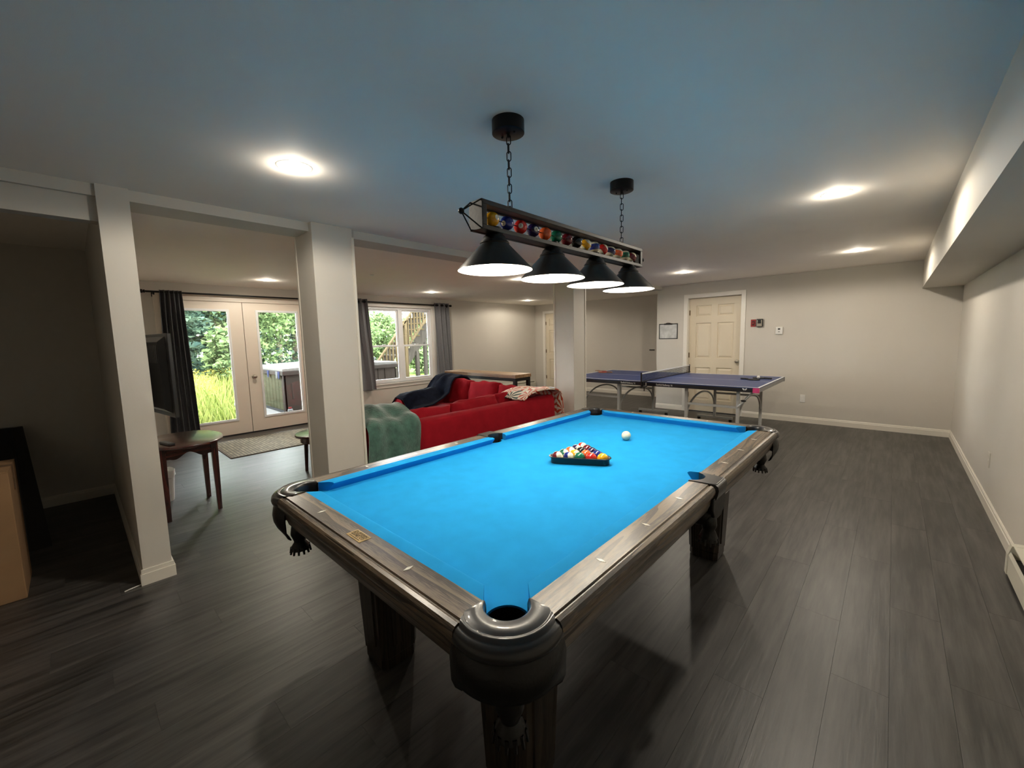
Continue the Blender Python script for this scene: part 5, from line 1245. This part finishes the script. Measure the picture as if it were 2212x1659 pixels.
def spruce(loc, h, r, n, seed, label, leaf=0.10):
    rnd = np.random.default_rng(seed); t = thing('spruce_tree', label, 'tree', loc, group='trees beyond the garden')
    MB().tube([(0, 0, 0), (0.03, 0.02, h*0.5), (0, 0, h)], [0.02*h, 0.012*h, 0.01], 8).build('trunk', BARK, t, local=True)
    pts = []; nb = int(n*1.8/70)
    for _ in range(nb):
        z = h*(0.03 + 0.95*rnd.random()**1.25); a = rnd.uniform(0, 2*PI); L_ = r*(1 - z/h)*rnd.uniform(0.75, 1.1) + 0.1
        q = rnd.random(70)**0.6
        for u in q: pts.append((L_*u*math.cos(a) + rnd.normal()*0.10*L_*u, L_*u*math.sin(a) + rnd.normal()*0.10*L_*u, z - 0.22*L_*u**1.5 + 0.10*rnd.normal()*0.5))
    raw_build(leaf_cloud(pts, leaf, rnd, 0.35), 'foliage', SPRUCE, t); return t
def broadleaf(loc, h, r, n, seed, label, mat=None, leaf=0.085, base=0.15):
    rnd = np.random.default_rng(seed); t = thing('broadleaf_tree', label, 'tree', loc, group='trees beyond the garden')
    tr = MB().tube([(0, 0, 0), (0.08, 0.03, h*0.45), (0.02, -0.05, h*0.85)], [0.018*h, 0.012*h, 0.01], 8)
    for k in range(6):
        a = k*1.1; z = h*(0.3 + 0.08*k); tr.tube([(0.05, 0, z), (r*0.6*math.cos(a), r*0.6*math.sin(a), z + h*0.18)], [0.006*h, 0.01], 5)
    tr.build('trunk', BARK, t, local=True)
    pts = []; nc = int(n*1.8/60)
    for _ in range(nc):
        d = rnd.normal(size=3); d /= np.linalg.norm(d); rad = rnd.random()**0.4
        c = np.array([d[0]*r*rad, d[1]*r*rad, h*(base + (1-base)/2) + d[2]*h*(1-base)/2*rad])
        pts += [tuple(c + rnd.normal(size=3)*np.array([0.30, 0.30, 0.22])*r*0.55) for _ in range(60)]
    raw_build(leaf_cloud(pts, leaf, rnd, 0.7), 'foliage', mat or BROAD, t); return t
spruce((-14.5, -0.2, -0.06), 7.5, 2.3, 9000, 1, 'dark spruce seen through the left patio door, left side')
spruce((-16.5, 1.9, -0.06), 9.0, 2.6, 9000, 2, 'tall spruce seen through the left patio door, right side')
spruce((-19.0, 0.4, -0.06), 11.0, 3.0, 9000, 3, 'tall spruce filling the gap behind the two nearer spruces')
broadleaf((-12.6, -0.75, -0.06), 2.2, 0.8, 2400, 4, 'small pale green shrub at the curtain edge of the left patio door', leaf=0.09)
broadleaf((-12.4, 1.25, -0.06), 1.9, 0.6, 2000, 44, 'small pale shrub at the right of the left patio door pane', leaf=0.08)
broadleaf((-15.5, 2.75, -0.06), 6.0, 1.5, 7000, 5, 'bright green tree at the left of the right patio door pane')
broadleaf((-17.5, 4.1, -0.06), 7.5, 1.9, 9000, 6, 'leafy tree in the middle of the right patio door pane')
spruce((-20.0, 5.6, -0.06), 9.0, 2.4, 7000, 7, 'dark conifer behind the leafy tree and the hot tub')
broadleaf((-17.0, 6.9, -0.06), 2.95, 1.2, 6000, 8, 'leafy tree at the left of the four-pane window')
broadleaf((-18.5, 9.2, -0.06), 3.05, 1.3, 6000, 9, 'leafy tree left of the stair railing in the window')
spruce((-24.0, 10.6, -0.06), 3.9, 1.6, 5000, 10, 'distant conifer between the window trees')
broadleaf((-20.0, 12.4, -0.06), 2.9, 1.6, 6000, 12, 'leafy tree behind the deck stairs')
broadleaf((-14.0, 9.0, -0.06), 1.3, 1.0, 3000, 14, 'low shrub under the deck stairs', leaf=0.09)
broadleaf((-24.0, 3.0, -0.06), 12.0, 4.0, 9000, 15, 'tall broad tree closing the view behind the garden', leaf=0.22, base=0.05)
broadleaf((-23.0, -3.0, -0.06), 11.0, 4.0, 7000, 16, 'tall broad tree far left beyond the meadow', leaf=0.22, base=0.05)

# meadow of tall grass and goldenrod
rnd = np.random.default_rng(77)
def blades(n, xr, yr, hr, wid, lean, name, mat, label, cat, pred):
    V = []; F = []
    while len(F) < 2*n:
        x = rnd.uniform(*xr); y = rnd.uniform(*yr)
        if not pred(x, y): continue
        h = rnd.uniform(*hr) * (0.6 + 0.4*min(1, (-6.6 - x)/1.6)); a = rnd.uniform(0, 2*PI); wv = wid*rnd.uniform(0.6, 1.4); l = lean*h*rnd.uniform(0.3, 1); b_ = rnd.uniform(0, 2*PI)
        dx, dy = wv*math.cos(a), wv*math.sin(a); lx_, ly_ = l*math.cos(b_), l*math.sin(b_); k = len(V)
        V += [(x - dx, y - dy, -0.06), (x + dx, y + dy, -0.06), (x + dx*0.8 + lx_*0.4, y + dy*0.8 + ly_*0.4, -0.06 + h*0.65), (x - dx*0.8 + lx_*0.4, y - dy*0.8 + ly_*0.4, -0.06 + h*0.65), (x + lx_, y + ly_, -0.06 + h)]
        F += [(k, k+1, k+2, k+3), (k+3, k+2, k+4)]
    me = bpy.data.meshes.new(name); me.from_pydata(V, [], F); me.materials.append(mat); me.update()
    o = bpy.data.objects.new(name, me); COL.objects.link(o); return tag(o, label, cat, kind='stuff')
ok_ = lambda x, y: not (y > 0.28 and x > -11.3)
blades(15000, (-13.0, -6.6), (-3.2, 4.0), (0.30, 0.80), 0.014, 0.35, 'meadow_grass', MEADOW, 'bright yellow-green meadow grass outside the patio doors', 'grass', ok_)
pts = []
for _ in range(260):
    x = rnd.uniform(-12.5, -8.0); y = rnd.uniform(-2.5, 1.8)
    if not ok_(x, y): continue
    h = rnd.uniform(0.62, 0.92)
    for _ in range(22): pts.append((x + rnd.normal()*0.05, y + rnd.normal()*0.05, h - 0.06 - abs(rnd.normal())*0.10))
gb = leaf_cloud(pts, 0.022, rnd, 0.8)
me = bpy.data.meshes.new('goldenrod'); me.from_pydata(gb.v, [], gb.f); me.materials.append(GOLDEN); o = bpy.data.objects.new('goldenrod', me); COL.objects.link(o)
tag(o, 'yellow goldenrod flower heads above the meadow grass', 'flowers', kind='stuff')
bpy.context.view_layer.update()
